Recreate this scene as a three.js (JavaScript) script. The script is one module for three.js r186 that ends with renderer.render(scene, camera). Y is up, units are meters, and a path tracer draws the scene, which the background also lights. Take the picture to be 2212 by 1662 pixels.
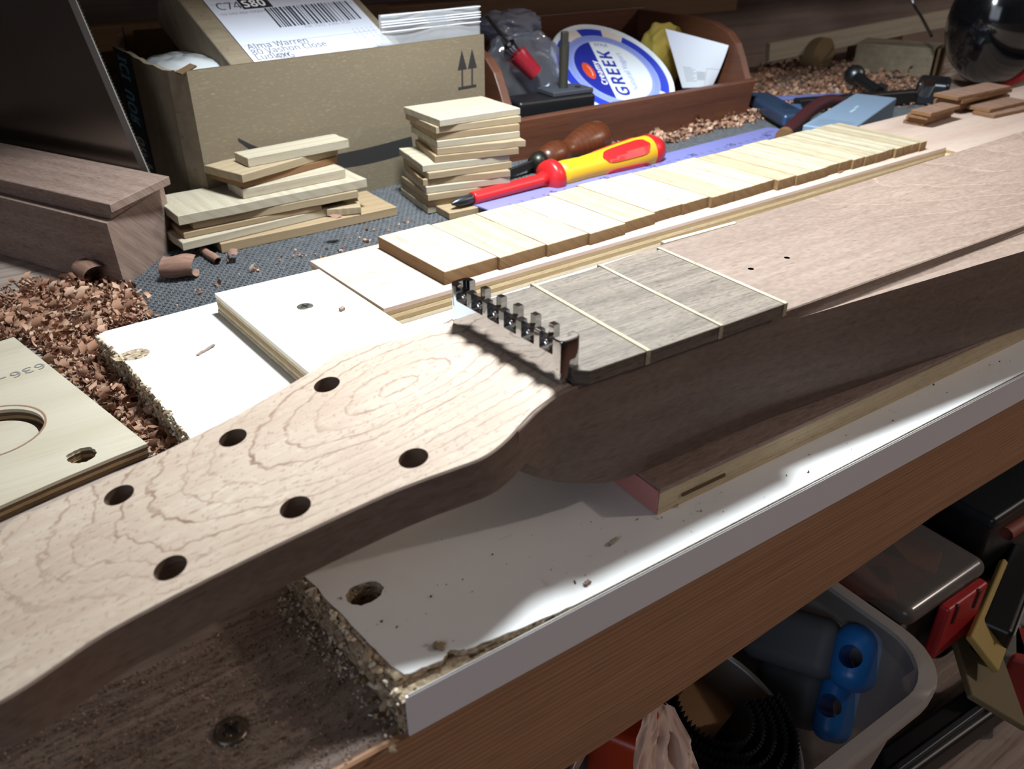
import * as THREE from 'three';
import { mergeGeometries, mergeVertices, toCreasedNormals } from 'three/addons/utils/BufferGeometryUtils.js';
import { RoundedBoxGeometry } from 'three/addons/geometries/RoundedBoxGeometry.js';
import { RectAreaLightUniformsLib } from 'three/addons/lights/RectAreaLightUniformsLib.js';
import { Brush, Evaluator, SUBTRACTION, ADDITION } from 'three-bvh-csg';

/* ------------------------------------------------------------------ camera, light, exposure */
const V3 = (x, y, z) => new THREE.Vector3(x, y, z);
const scene = new THREE.Scene();
scene.background = new THREE.Color(0x000000);
const renderer = new THREE.WebGLRenderer({ antialias: true });
renderer.toneMapping = THREE.LinearToneMapping;
renderer.toneMappingExposure = 1.0;
renderer.shadowMap.enabled = true;
renderer.shadowMap.type = THREE.PCFSoftShadowMap;
RectAreaLightUniformsLib.init();

const FOCAL = 1800, CX = 1106, CY = 831, EYE = 0.18;                 // focal length and centre in pixels of the 2212 x 1662 frame, eye height over the bench
const PITCH = Math.atan(1051 / FOCAL), YAW = Math.atan2(3076, Math.hypot(1051, FOCAL));
const FWD = V3(Math.cos(YAW), 0, -Math.sin(YAW)), RGT = V3(Math.sin(YAW), 0, Math.cos(YAW));
const LOOK = FWD.clone().multiplyScalar(Math.cos(PITCH)).add(V3(0, -Math.sin(PITCH), 0));
const UPV = FWD.clone().multiplyScalar(Math.sin(PITCH)).add(V3(0, Math.cos(PITCH), 0));
const camera = new THREE.PerspectiveCamera(2 * Math.atan(CY / FOCAL) * 180 / Math.PI, 2212 / 1662, 0.01, 20);
camera.position.set(0, EYE, 0);
camera.up.set(0, 1, 0);
camera.lookAt(camera.position.clone().add(LOOK));
camera.updateMatrixWorld();
camera.focus = 0.34; camera.userData.fStop = 20;                       // slight softness far behind the neck, as in the phone picture
scene.add(camera);

const LAMP = V3(0.240, 0.50, -0.315);                                 // work lamp over the bench
const lampLight = new THREE.SpotLight(new THREE.Color(0.86, 0.955, 1.0), 3.05, 0, 1.12, 0.92, 2);
lampLight.position.copy(LAMP); lampLight.target.position.set(0.40, 0, -0.28);
lampLight.shadow.radius = 2.3; lampLight.castShadow = true; lampLight.shadow.mapSize.set(2048, 2048);
lampLight.shadow.camera.near = 0.05; lampLight.shadow.camera.far = 4;
scene.add(lampLight, lampLight.target);

const BULB = V3(2.05, 1.28, 0.95);                                   // warm ceiling bulb of the room, front right
const bulbLight = new THREE.PointLight(new THREE.Color(1.0, 0.88, 0.80), 3.2, 0, 2);
bulbLight.position.copy(BULB); bulbLight.shadow.radius = 2; bulbLight.castShadow = true; bulbLight.shadow.camera.far = 6;
scene.add(bulbLight);

const coolFillLight = new THREE.RectAreaLight(new THREE.Color(0.78, 0.86, 1.0), 1.3, 1.3, 0.9);   // cool fill light, set at a window added to the left wall
coolFillLight.position.set(-1.42, 0.75, 0.55); coolFillLight.lookAt(0.6, 0.1, 0.2);
scene.add(coolFillLight);

/* ------------------------------------------------------------------ helpers */
const EY = V3(0, EYE, 0);
function rayOf(px, py) { return LOOK.clone().addScaledVector(RGT, (px - CX) / FOCAL).addScaledVector(UPV, (CY - py) / FOCAL); }
function at(px, py, y = 0) { const d = rayOf(px, py); return EY.clone().addScaledVector(d, (y - EYE) / d.y); }          // the point of the level y that a pixel shows
function onPlane(px, py, p0, n) { const d = rayOf(px, py); return EY.clone().addScaledVector(d, p0.clone().sub(EY).dot(n) / d.dot(n)); }
function rng(seed) { let a = seed >>> 0; return () => { a = (a + 0x6d2b79f5) | 0; let t = Math.imul(a ^ (a >>> 15), 1 | a); t = (t + Math.imul(t ^ (t >>> 7), 61 | t)) ^ t; return ((t ^ (t >>> 14)) >>> 0) / 4294967296; }; }
const mix = (a, b, t) => a + (b - a) * t, clamp = (x, a = 0, b = 1) => Math.min(b, Math.max(a, x)), sstep = (a, b, x) => { const t = clamp((x - a) / (b - a)); return t * t * (3 - 2 * t); };
const mix3 = (a, b, t) => [mix(a[0], b[0], t), mix(a[1], b[1], t), mix(a[2], b[2], t)];
function h2(x, y, s) { let n = Math.imul(x, 374761393) + Math.imul(y, 668265263) + Math.imul(s, 974711); n = Math.imul(n ^ (n >>> 13), 1274126177); return ((n ^ (n >>> 16)) >>> 0) / 4294967296; }
function vn(x, y, s, px = 0, py = 0) {                                // value noise, periodic when px, py are given
  let x0 = Math.floor(x), y0 = Math.floor(y); const fx = x - x0, fy = y - y0, u = fx * fx * (3 - 2 * fx), v = fy * fy * (3 - 2 * fy);
  let x1 = x0 + 1, y1 = y0 + 1;
  if (px) { x0 = ((x0 % px) + px) % px; x1 = ((x1 % px) + px) % px; }
  if (py) { y0 = ((y0 % py) + py) % py; y1 = ((y1 % py) + py) % py; }
  const a = h2(x0, y0, s), b = h2(x1, y0, s), c = h2(x0, y1, s), d = h2(x1, y1, s);
  return a + (b - a) * u + (c - a) * v + (a - b - c + d) * u * v;
}
function fbm(x, y, s, px, py, o = 4) { let v = 0, a = 0.5, n = 0; for (let i = 0; i < o; i++) { v += a * vn(x, y, s + i * 17, px, py); n += a; a *= 0.5; x *= 2; y *= 2; px *= 2; py *= 2; } return v / n; }
function tex(w, h, fn, su = 1, sv = 1, srgb = true) {                 // fn(u, v) -> r, g, b from 0 to 255; su, sv: metres that one tile covers
  const d = new Uint8Array(w * h * 4);
  for (let j = 0; j < h; j++) for (let i = 0; i < w; i++) { const c = fn((i + 0.5) / w, (j + 0.5) / h), k = (j * w + i) * 4; d[k] = clamp(c[0], 0, 255); d[k + 1] = clamp(c[1], 0, 255); d[k + 2] = clamp(c[2], 0, 255); d[k + 3] = 255; }
  const t = new THREE.DataTexture(d, w, h, THREE.RGBAFormat); t.wrapS = t.wrapT = THREE.RepeatWrapping; t.magFilter = THREE.LinearFilter; t.minFilter = THREE.LinearMipmapLinearFilter; t.generateMipmaps = true;
  if (srgb) t.colorSpace = THREE.SRGBColorSpace; t.repeat.set(1 / su, 1 / sv); t.needsUpdate = true; return t;
}
function canvasTex(w, h, draw) {
  const c = document.createElement('canvas'); c.width = w; c.height = h; const g = c.getContext('2d'); draw(g, w, h);
  const t = new THREE.CanvasTexture(c); t.colorSpace = THREE.SRGBColorSpace; t.magFilter = THREE.LinearFilter; return t;
}
const std = (o) => new THREE.MeshStandardMaterial(Object.assign({ roughness: 0.7 }, o));
const phy = (o) => new THREE.MeshPhysicalMaterial(Object.assign({ roughness: 0.4 }, o));
const taken = {};
function numbered(n) { taken[n] = (taken[n] || 0) + 1; return taken[n] === 1 ? n : n + '_' + String(taken[n] - 1).padStart(3, '0'); }
function shade(o) { o.traverse((m) => { if (m.isMesh) { m.castShadow = true; m.receiveShadow = true; } }); return o; }
function tag(o, label, category, group, kind) { if (label) o.userData.label = label; if (category) o.userData.category = category; if (group) o.userData.group = group; if (kind) o.userData.kind = kind; return o; }
function thing(name, label, category, pos = V3(0, 0, 0), turn = 0, group, kind) { const g = new THREE.Group(); g.name = numbered(name); g.position.copy(pos); g.rotation.y = turn; scene.add(g); return tag(g, label, category, group, kind); }
function part(parent, name, geo, mat, label) { const m = new THREE.Mesh(geo, mat); m.name = name; m.castShadow = m.receiveShadow = true; parent.add(m); if (label) m.userData.label = label; return m; }
function solo(name, geo, mat, label, category, pos = V3(0, 0, 0), turn = 0, group, kind) { const m = new THREE.Mesh(geo, mat); m.name = numbered(name); m.castShadow = m.receiveShadow = true; m.position.copy(pos); m.rotation.y = turn; scene.add(m); return tag(m, label, category, group, kind); }
function grainUV(g, axis = 'x', ou = 0, ov = 0) {                     // uv in metres, u along the grain
  g = g.index ? g.toNonIndexed() : g; const p = g.attributes.position, n = g.attributes.normal, uv = new Float32Array(p.count * 2);
  for (let t = 0; t < p.count; t += 3) {
    const a = V3().fromBufferAttribute(p, t), b = V3().fromBufferAttribute(p, t + 1), c = V3().fromBufferAttribute(p, t + 2), f = b.clone().sub(a).cross(c.clone().sub(a));
    const ax = Math.abs(f.x), ay = Math.abs(f.y), az = Math.abs(f.z);
    for (let k = 0; k < 3; k++) {
      const i = t + k, x = p.getX(i), y = p.getY(i), z = p.getZ(i); let u, v;
      if (axis === 'n') { if (ay >= ax && ay >= az) { u = x; v = z; } else if (az >= ax) { u = x; v = y; } else { u = z; v = y; } }
      else if (axis === 'x') { if (ay >= ax && ay >= az) { u = x; v = z; } else if (az >= ax) { u = x; v = y + 0.037; } else { u = z * 0.12 + 0.11; v = y * 1.0 + z * 0.8; } }
      else if (axis === 'z') { if (ay >= ax && ay >= az) { u = z; v = x; } else if (ax >= az) { u = z; v = y + 0.037; } else { u = x * 0.12 + 0.11; v = y + x * 0.8; } }
      else { if (ay >= ax && ay >= az) { u = x * 0.2; v = z; } else if (az >= ax) { u = y; v = x; } else { u = y; v = z; } }
      uv[i * 2] = u + ou; uv[i * 2 + 1] = v + ov;
    }
  }
  g.setAttribute('uv', new THREE.BufferAttribute(uv, 2)); return g;
}
function prism(pts, y0, y1, { bevel = 0.0003, holes = [], axis = 'x', ou = 0, ov = 0, curve = 12 } = {}) {   // upright prism over an outline of [x, z]
  const s = new THREE.Shape(pts.map(([x, z]) => new THREE.Vector2(x, -z)));
  for (const h of holes) s.holes.push(h.isPath ? h : new THREE.Path(h.map(([x, z]) => new THREE.Vector2(x, -z))));
  const b = Math.min(bevel, (y1 - y0) * 0.3);
  const g = new THREE.ExtrudeGeometry(s, { depth: y1 - y0 - 2 * b, bevelEnabled: b > 0, bevelThickness: b, bevelSize: b, bevelOffset: -b, bevelSegments: 1, curveSegments: curve });
  g.rotateX(-Math.PI / 2); g.translate(0, y0 + b, 0); return grainUV(g, axis, ou, ov);
}
function ring(x, z, r, n = 28, sq = 1, jit = 0, R = null) { const o = []; for (let i = 0; i < n; i++) { const a = i / n * Math.PI * 2, q = r * (1 + (R ? (R() - 0.5) * jit : 0)); o.push([x + Math.cos(a) * q, z + Math.sin(a) * q * sq]); } return o; }
function slab(L, H, W, o = {}) { return prism([[-L / 2, -W / 2], [L / 2, -W / 2], [L / 2, W / 2], [-L / 2, W / 2]], 0, H, o); }
function roughSlab(L, H, W, seed, amp, o = {}) {                      // a sawn board with slightly ragged outline
  const R = rng(seed), pts = [], n = 9;
  for (let i = 0; i < n; i++) pts.push([-L / 2 + L * i / n, -W / 2 + (R() - 0.5) * amp]);
  for (let i = 0; i < 5; i++) pts.push([L / 2 + (R() - 0.5) * amp, -W / 2 + W * i / 5]);
  for (let i = 0; i < n; i++) pts.push([L / 2 - L * i / n, W / 2 + (R() - 0.5) * amp]);
  for (let i = 0; i < 5; i++) pts.push([-L / 2 + (R() - 0.5) * amp, W / 2 - W * i / 5]);
  return prism(pts, 0, H, o);
}
function rectFrom(A, B, C) { const d = B.clone().sub(A); d.y = 0; const L = d.length(); d.normalize(); const e = V3(d.z, 0, -d.x); let W = C.clone().sub(A).dot(e); const c = A.clone().addScaledVector(d, L / 2).addScaledVector(e, W / 2); return { L, W: Math.abs(W), c, turn: Math.atan2(-d.z, d.x) }; }
function loft(rows, cap = true, crease = 0.6) {                       // rows of closed loops of [x, y, z]
  const n = rows[0].length, pos = [], idx = [];
  rows.forEach((r) => r.forEach((q) => pos.push(...q)));
  for (let i = 0; i + 1 < rows.length; i++) for (let j = 0; j < n; j++) { const a = i * n + j, b = i * n + (j + 1) % n, c = a + n, d = b + n; idx.push(a, c, b, b, c, d); }
  const g = new THREE.BufferGeometry(); g.setAttribute('position', new THREE.Float32BufferAttribute(pos, 3));
  if (cap) for (const [row, flip] of [[0, false], [rows.length - 1, true]]) {
    const P = rows[row], c = P.reduce((s, q) => V3(s.x + q[0] / n, s.y + q[1] / n, s.z + q[2] / n), V3(0, 0, 0));
    const k = g.attributes.position.count; pos.push(c.x, c.y, c.z); g.setAttribute('position', new THREE.Float32BufferAttribute(pos, 3));
    for (let j = 0; j < n; j++) { const a = row * n + j, b = row * n + (j + 1) % n; flip ? idx.push(a, k, b) : idx.push(a, b, k); }
  }
  g.setIndex(idx); g.computeVertexNormals();
  const out = toCreasedNormals(g, crease); if (!out.attributes.uv) out.setAttribute('uv', new THREE.Float32BufferAttribute(new Float32Array(out.attributes.position.count * 2), 2)); return out;
}
const BX = (w, h, d, r = 0.0008, s = 2) => new RoundedBoxGeometry(w, h, d, s, Math.min(r, w / 2.01, h / 2.01, d / 2.01));
const CYL = (r, h, n = 24, r2 = r) => new THREE.CylinderGeometry(r2, r, h, n);
function tube(pts, r, n = 24, k = 8, closed = false) { return new THREE.TubeGeometry(new THREE.CatmullRomCurve3(pts.map((p) => p.isVector3 ? p : V3(...p)), closed), n, r, k, closed); }
function lathe(pts, n = 32) { return new THREE.LatheGeometry(pts.map(([r, y]) => new THREE.Vector2(r, y)), n); }
function between(geo, a, b) { const d = b.clone().sub(a), q = new THREE.Quaternion().setFromUnitVectors(V3(0, 1, 0), d.clone().normalize()); return geo.applyMatrix4(new THREE.Matrix4().compose(a.clone().add(b).multiplyScalar(0.5), q, V3(1, 1, 1))); }
function xf(g, x = 0, y = 0, z = 0, rx = 0, ry = 0, rz = 0) { return g.applyMatrix4(new THREE.Matrix4().compose(V3(x, y, z), new THREE.Quaternion().setFromEuler(new THREE.Euler(rx, ry, rz)), V3(1, 1, 1))); }
const CSG = new Evaluator();
function cut(a, b, op = SUBTRACTION) { const A = new Brush(a), B = new Brush(b); A.updateMatrixWorld(); B.updateMatrixWorld(); const r = CSG.evaluate(A, B, op); return r.geometry; }

/* ------------------------------------------------------------------ wood and other surfaces */
function woodTex({ w = 512, h = 256, su = 0.2, sv = 0.08, seed = 1, a, b, c, rings = 10, wob = 1.2, streak = 0.5, pore = 0.3, poreLen = 18, fleck = 0 }) {
  return tex(w, h, (u, v) => {
    const wv = v + 0.05 * wob * (fbm(u * 2, v * 3, seed, 2, 3, 3) - 0.5);
    let r = (wv * rings + 0.6 * fbm(u * 2, v * 4, seed + 5, 2, 4, 3)) % 1; r = Math.pow(Math.abs(r * 2 - 1), 1.6);
    const s = fbm(u * 6, v * 90, seed + 9, 6, 90, 3) - 0.5, pr = vn(u * poreLen, v * 190, seed + 21, poreLen, 190), pr2 = vn(u * poreLen * 3, v * 110, seed + 31, poreLen * 3, 110), lo = fbm(u * 2, v * 2, seed + 41, 2, 2, 3) - 0.5;
    let k = mix3(a, b, clamp(r * 0.55 + s * streak * 1.6 + 0.2 + lo * 0.5));
    k = mix3(k, c, pore * sstep(0.72, 0.95, pr) + pore * 0.6 * sstep(0.78, 0.95, pr2));
    if (fleck) { const f = fleck * (vn(u * 70, v * 120, seed + 51, 70, 120) - 0.5) * 60; k = [k[0] + f, k[1] + f, k[2] + f]; }
    return k;
  }, su, sv);
}
const T = {
  mahog: woodTex({ seed: 3, su: 0.16, sv: 0.06, a: [140, 119, 108], b: [120, 98, 87], c: [90, 68, 58], rings: 5, streak: 0.5, pore: 0.5, poreLen: 30, fleck: 0.35 }),
  pale: woodTex({ seed: 11, su: 0.14, sv: 0.05, a: [170, 160, 142], b: [153, 141, 120], c: [132, 116, 94], rings: 6, streak: 0.55, pore: 0.25 }),
  streaky: woodTex({ seed: 17, su: 0.12, sv: 0.05, a: [182, 172, 150], b: [162, 150, 126], c: [104, 97, 82], rings: 5, wob: 0.8, streak: 0.6, pore: 0.75, poreLen: 7 }),
  ply: woodTex({ seed: 23, su: 0.3, sv: 0.12, a: [226, 218, 202], b: [212, 200, 180], c: [184, 164, 142], rings: 4, wob: 2.4, streak: 0.3, pore: 0.18, poreLen: 12 }),
  pinkply: woodTex({ seed: 29, su: 0.3, sv: 0.12, a: [186, 166, 152], b: [170, 144, 131], c: [146, 112, 100], rings: 3, wob: 2.0, streak: 0.35, pore: 0.3, poreLen: 20 }),
  layer: woodTex({ seed: 31, su: 0.12, sv: 0.02, a: [200, 187, 162], b: [180, 164, 135], c: [126, 106, 81], rings: 3, streak: 0.7, pore: 0.5, poreLen: 14 }),
  bench: woodTex({ w: 1024, h: 512, seed: 37, su: 0.32, sv: 0.13, a: [166, 149, 137], b: [130, 114, 104], c: [84, 71, 64], rings: 9, wob: 2.2, streak: 0.6, pore: 0.4 }),
  frontplank: woodTex({ w: 1024, h: 512, seed: 41, su: 0.5, sv: 0.06, a: [186, 142, 108], b: [148, 108, 78], c: [98, 68, 49], rings: 30, wob: 0.25, streak: 0.5, pore: 0.25 }),
  rosewood: woodTex({ seed: 43, su: 0.09, sv: 0.05, a: [122, 110, 98], b: [96, 85, 75], c: [60, 52, 46], rings: 4, streak: 0.7, pore: 0.55, poreLen: 16, fleck: 0.3 }),
  tray: woodTex({ seed: 47, su: 0.3, sv: 0.1, a: [96, 58, 40], b: [76, 44, 31], c: [56, 32, 23], rings: 3, streak: 0.5, pore: 0.4 }),
};
const chipTex = tex(512, 256, (u, v) => {                            // particle board
  const f = fbm(u * 60, v * 30, 61, 60, 30, 3), k = vn(u * 110, v * 70, 67, 110, 70), d = vn(u * 48, v * 40, 71, 48, 40);
  let c = mix3([126, 106, 84], [196, 176, 148], clamp(f * 1.3 - 0.15)); c = mix3(c, [214, 202, 182], sstep(0.74, 0.9, k) * 0.7); return mix3(c, [58, 44, 34], sstep(0.8, 0.93, d) * 0.85);
}, 0.09, 0.045);
const chipBump = tex(512, 256, (u, v) => { const g = 255 * clamp(fbm(u * 70, v * 36, 73, 70, 36, 3) * 1.5 - 0.25 - 0.6 * sstep(0.8, 0.93, vn(u * 48, v * 40, 71, 48, 40))); return [g, g, g]; }, 0.09, 0.045, false);
const cardTex = tex(256, 256, (u, v) => { const f = fbm(u * 20, v * 20, 81, 20, 20, 4) - 0.5, l = vn(u * 4, v * 120, 83, 4, 120) - 0.5, s = sstep(0.9, 0.97, vn(u * 90, v * 90, 87, 90, 90)); return [116 + f * 22 + l * 8 - s * 24, 103 + f * 20 + l * 8 - s * 24, 84 + f * 18 + l * 7 - s * 20]; }, 0.12, 0.12);
const melTex = tex(512, 512, (u, v) => {                             // white laminate with specks and faint rubbed dirt
  const f = fbm(u * 5, v * 5, 91, 5, 5, 4) - 0.5, s = sstep(0.985, 0.995, vn(u * 130, v * 130, 93, 130, 130)), s2 = sstep(0.95, 0.98, vn(u * 46, v * 62, 95, 46, 62)) * 0.2, q = 1 - 0.55 * s - 0.3 * s2;
  return [(226 + f * 10) * q, (224 + f * 11) * q, (222 + f * 12) * q];
}, 0.16, 0.16);
const M = {
  mahog: std({ map: T.mahog, roughness: 0.62, bumpMap: T.mahog, bumpScale: 0.00006 }), mahogRed: std({ map: T.mahog, color: 0xfff0e4, roughness: 0.6 }),
  pale: std({ map: T.pale, roughness: 0.7 }), paleB: std({ map: T.pale, color: 0xefe2d0, roughness: 0.7 }), paleC: std({ map: T.pale, color: 0xe6d3bb, roughness: 0.7 }), streaky: std({ map: T.streaky, roughness: 0.68 }), streakyB: std({ map: T.streaky, color: 0xfbf7f0, roughness: 0.68 }), streakyC: std({ map: T.streaky, color: 0xf5ede2, roughness: 0.68 }),
  plyOld: std({ map: T.ply, color: 0xd2cfc8, roughness: 0.75 }),
  brownpine: std({ map: T.pale, color: 0xb48a64, roughness: 0.7 }),
  ply: std({ map: T.ply, roughness: 0.7 }), pinkply: std({ map: T.pinkply, roughness: 0.7 }), layerA: std({ map: T.layer, roughness: 0.8 }), layerB: std({ map: T.layer, color: 0xcbb79c, roughness: 0.8 }), layerC: std({ map: T.layer, color: 0xfff4e2, roughness: 0.8 }), layerDark: std({ map: T.layer, color: 0x7a6652, roughness: 0.85 }),  // the last layer entry is the layer map in a darker brown
  bench: std({ map: T.bench, roughness: 0.85, bumpMap: T.bench, bumpScale: 0.0003 }), frontplank: std({ map: T.frontplank, roughness: 0.6, bumpMap: T.frontplank, bumpScale: 0.00015 }),
  rosewood: std({ map: T.rosewood, roughness: 0.48, bumpMap: T.rosewood, bumpScale: 0.00005 }), tray: std({ map: T.tray, roughness: 0.45 }),
  chip: std({ map: chipTex, bumpMap: chipBump, bumpScale: 0.0007, roughness: 0.95 }),
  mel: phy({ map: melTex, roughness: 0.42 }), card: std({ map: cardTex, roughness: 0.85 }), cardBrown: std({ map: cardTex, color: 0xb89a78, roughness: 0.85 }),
  endgrain: std({ map: T.layer, color: 0xa58c6e, roughness: 0.85 }),
  chrome: std({ color: 0xc2c5ca, metalness: 1, roughness: 0.06 }), steel: std({ color: 0xb4b8bd, metalness: 1, roughness: 0.28 }), darkSteel: std({ color: 0x4a4c50, metalness: 0.9, roughness: 0.35 }), blackPlastic: std({ color: 0x141518, roughness: 0.4 }), black: std({ color: 0x0d0d0f, roughness: 0.6 }),
};
/* ------------------------------------------------------------------ the room */
const wallMat = std({ color: 0x5a5048, roughness: 0.9 }), ceilMat = std({ color: 0xb8b2a8, roughness: 0.95 }), floorTex = tex(256, 256, (u, v) => { const f = fbm(u * 40, v * 40, 101, 40, 40, 3); return mix3([92, 62, 50], [142, 104, 88], f); }, 0.2, 0.2), floorMat = std({ map: floorTex, roughness: 0.98 });
const wallBackTex = tex(512, 256, (u, v) => { const f = fbm(u * 6, v * 8, 103, 6, 8, 5), st = fbm(u * 3, v * 60, 105, 3, 60, 3), c = mix3([92, 80, 74], [150, 134, 126], clamp(f * 1.2 - 0.1)); const q = 0.85 + st * 0.3; return [c[0] * q, c[1] * q, c[2] * q]; }, 0.7, 0.35);
function structure(name, geo, mat, pos = V3(0, 0, 0)) { const m = new THREE.Mesh(geo, mat); m.name = name; m.position.copy(pos); m.castShadow = m.receiveShadow = true; m.userData.kind = 'structure'; scene.add(m); return m; }
const BACK = -0.80;
structure('floor', grainUV(new THREE.BoxGeometry(5.2, 0.06, 4.2), 'x'), floorMat, V3(0.9, -0.83, 0.75));
structure('ceiling', new THREE.BoxGeometry(5.2, 0.06, 4.2), ceilMat, V3(0.9, 1.6, 0.75));
structure('wall_back', grainUV(new THREE.BoxGeometry(5.2, 2.5, 0.08), 'x'), std({ map: wallBackTex, roughness: 0.9 }), V3(0.9, 0.39, BACK - 0.04));
structure('wall_front', new THREE.BoxGeometry(5.2, 2.5, 0.08), wallMat, V3(0.9, 0.39, 2.8));
structure('wall_right', new THREE.BoxGeometry(0.08, 2.5, 3.7), wallMat, V3(3.5, 0.39, 0.92));
{ // left wall with an opening for the added fill window
  const w = structure('wall_left', new THREE.BoxGeometry(0.08, 1.05, 3.7), wallMat, V3(-1.7, -0.33, 0.92));
  const mk = (h, d, y, z) => { const m = part(w, 'wall_section', new THREE.BoxGeometry(0.08, h, d), wallMat); m.position.set(0, y + 0.33, z - 0.92); };
  mk(0.36, 3.7, 1.42, 0.92); mk(1.05, 0.97, 0.72, -0.43); mk(1.05, 1.37, 0.72, 2.085);
  const win = structure('added_window_1', BX(0.05, 0.05, 1.36, 0.005), std({ color: 0xd8d4cc, roughness: 0.5 }), V3(-1.7, 0.22, 0.73));  // unseen window, added to give a cool fill
  const fr = std({ color: 0xd8d4cc, roughness: 0.5 });
  part(win, 'added_window_frame', BX(0.05, 0.05, 1.36, 0.005), fr).position.set(0, 0.99, 0); part(win, 'added_window_frame', BX(0.05, 1.0, 0.05, 0.005), fr).position.set(0, 0.5, -0.655); part(win, 'added_window_frame', BX(0.05, 1.0, 0.05, 0.005), fr).position.set(0, 0.5, 0.655); part(win, 'added_mullion', BX(0.04, 1.0, 0.04, 0.005), fr).position.set(0, 0.5, 0);
  for (const s of [-1, 1]) part(win, 'fill_glow_pane', BX(0.006, 0.93, 0.6, 0.001), std({ color: 0x333840, emissive: new THREE.Color(0.78, 0.86, 1.0), emissiveIntensity: 0.8, roughness: 0.2 })).position.set(-0.01, 0.5, s * 0.325);  // panes glow to go with the added fill light
}

/* ------------------------------------------------------------------ lamps */
{
  const g = thing('desk_lamp', 'white cone shaded work lamp on a wall arm above the bench', 'lamp', V3(LAMP.x, 0, LAMP.z));
  const white = std({ color: 0xdad8d2, roughness: 0.4, side: THREE.DoubleSide });
  const s = part(g, 'lamp_shade', lathe([[0.075, 0.012], [0.074, 0.02], [0.05, 0.07], [0.026, 0.1], [0.0001, 0.102]], 40), white); s.position.y = LAMP.y; s.rotation.z = 0.3;
  const b = part(g, 'bulb', lathe([[0.0001, -0.004], [0.03, 0.0], [0.048, 0.014], [0.05, 0.03], [0.02, 0.06]], 32), std({ color: 0xffffff, emissive: new THREE.Color(0.86, 0.955, 1.0), emissiveIntensity: 4 })); b.position.y = LAMP.y + 0.012; b.rotation.z = 0.3;
  part(g, 'arm', tube([[0, LAMP.y + 0.1, 0], [0.02, LAMP.y + 0.16, -0.06], [0.10, LAMP.y + 0.25, -0.25], [0.10, LAMP.y + 0.30, -0.44], [0.10, LAMP.y + 0.30, -0.48]], 0.008, 40), std({ color: 0xcfcfcc, metalness: 0.6, roughness: 0.4 }));
  part(g, 'clamp', xf(BX(0.06, 0.08, 0.02, 0.004), 0.10, LAMP.y + 0.30, -0.484), M.darkSteel);
  const bg = thing('ceiling_bulb', 'warm round bulb hanging on a cord from the ceiling', 'bulb', BULB.clone());
  part(bg, 'glass_globe', new THREE.SphereGeometry(0.05, 24, 16), std({ color: 0xfff0e0, emissive: new THREE.Color(1, 0.88, 0.8), emissiveIntensity: 12 }));
  part(bg, 'cord', xf(CYL(0.003, 0.26, 8), 0, 0.18, 0), M.black);
}

/* ------------------------------------------------------------------ the workbench */
const FRONT = -0.1268;
{
  const b = thing('workbench', 'dark stained wooden workbench with dusty plank top', 'workbench');
  const rows = [[-0.1290, -0.268, M.bench], [-0.2685, -0.41, M.bench], [-0.4105, -0.555, M.bench], [-0.5555, -0.70, M.bench], [-0.7005, -0.798, M.bench]];
  rows.forEach(([z1, z0, m], i) => { const g = prism([[-0.55, z0], [1.9, z0], [1.9, z1], [-0.55, z1]], -0.04, -0.0002, { bevel: 0.0008, ou: i * 0.37, ov: i * 0.21 }); part(b, 'plank', g, m); });
  { // front plank, its lower edge a little out of square
    const P = [[-0.55, 0], [1.9, 0], [1.9, -0.0425], [0.30, -0.0425], [0.13, -0.0555], [-0.55, -0.0600]], s = new THREE.Shape(P.map(([x, y]) => new THREE.Vector2(x, y)));
    const g = new THREE.ExtrudeGeometry(s, { depth: 0.0021 - 0.0012, bevelEnabled: true, bevelThickness: 0.0006, bevelSize: 0.0006, bevelOffset: -0.0006, bevelSegments: 1 }); g.translate(0, -0.0002, -0.1283);
    part(b, 'plank', grainUV(g, 'x', 0.3, 0.02), M.frontplank, 'straight grained orange brown front plank'); }
  for (const [x, z] of [[-0.45, -0.20], [1.8, -0.20], [-0.45, -0.75], [1.8, -0.75]]) part(b, 'leg', xf(grainUV(BX(0.07, 0.755, 0.07, 0.003), 'y'), x, -0.4225, z), M.bench);
  part(b, 'rail', xf(grainUV(BX(2.2, 0.08, 0.03, 0.003), 'x'), 0.67, -0.085, -0.75), M.bench);
  part(b, 'lower_shelf', xf(grainUV(BX(2.2, 0.018, 0.70, 0.002)), 0.67, -0.259, -0.395), M.bench, 'low shelf board under the bench');
  const sc = at(500, 1580, 0), scr = part(b, 'screw_head', lathe([[0.0001, 0.0008], [0.0034, 0.0010], [0.0044, 0.0004], [0.0046, -0.001]], 28), std({ color: 0x6e665c, metalness: 0.9, roughness: 0.38 }), 'worn steel cross-head screw sunk in the plank'); scr.position.set(sc.x, 0, sc.z);
  for (const r of [0.4, 0.4 + Math.PI / 2]) { const q = part(scr, 'drive_slot', xf(BX(0.0046, 0.0006, 0.0011, 0.0002), 0, 0.0010, 0, 0, r, 0), M.black); }
}

{ // wall shelf over the back of the bench
  const w = thing('wall_shelf', 'brown shelf board fixed over the back of the bench', 'shelf'); part(w, 'shelf_board', xf(grainUV(BX(2.3, 0.02, 0.352, 0.001)), 0.7, 0.31, -0.622), M.bench); for (const x of [-0.3, 0.7, 1.7]) part(w, 'bracket', xf(BX(0.02, 0.12, 0.02, 0.002), x, 0.238, -0.786), M.darkSteel);
}
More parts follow.
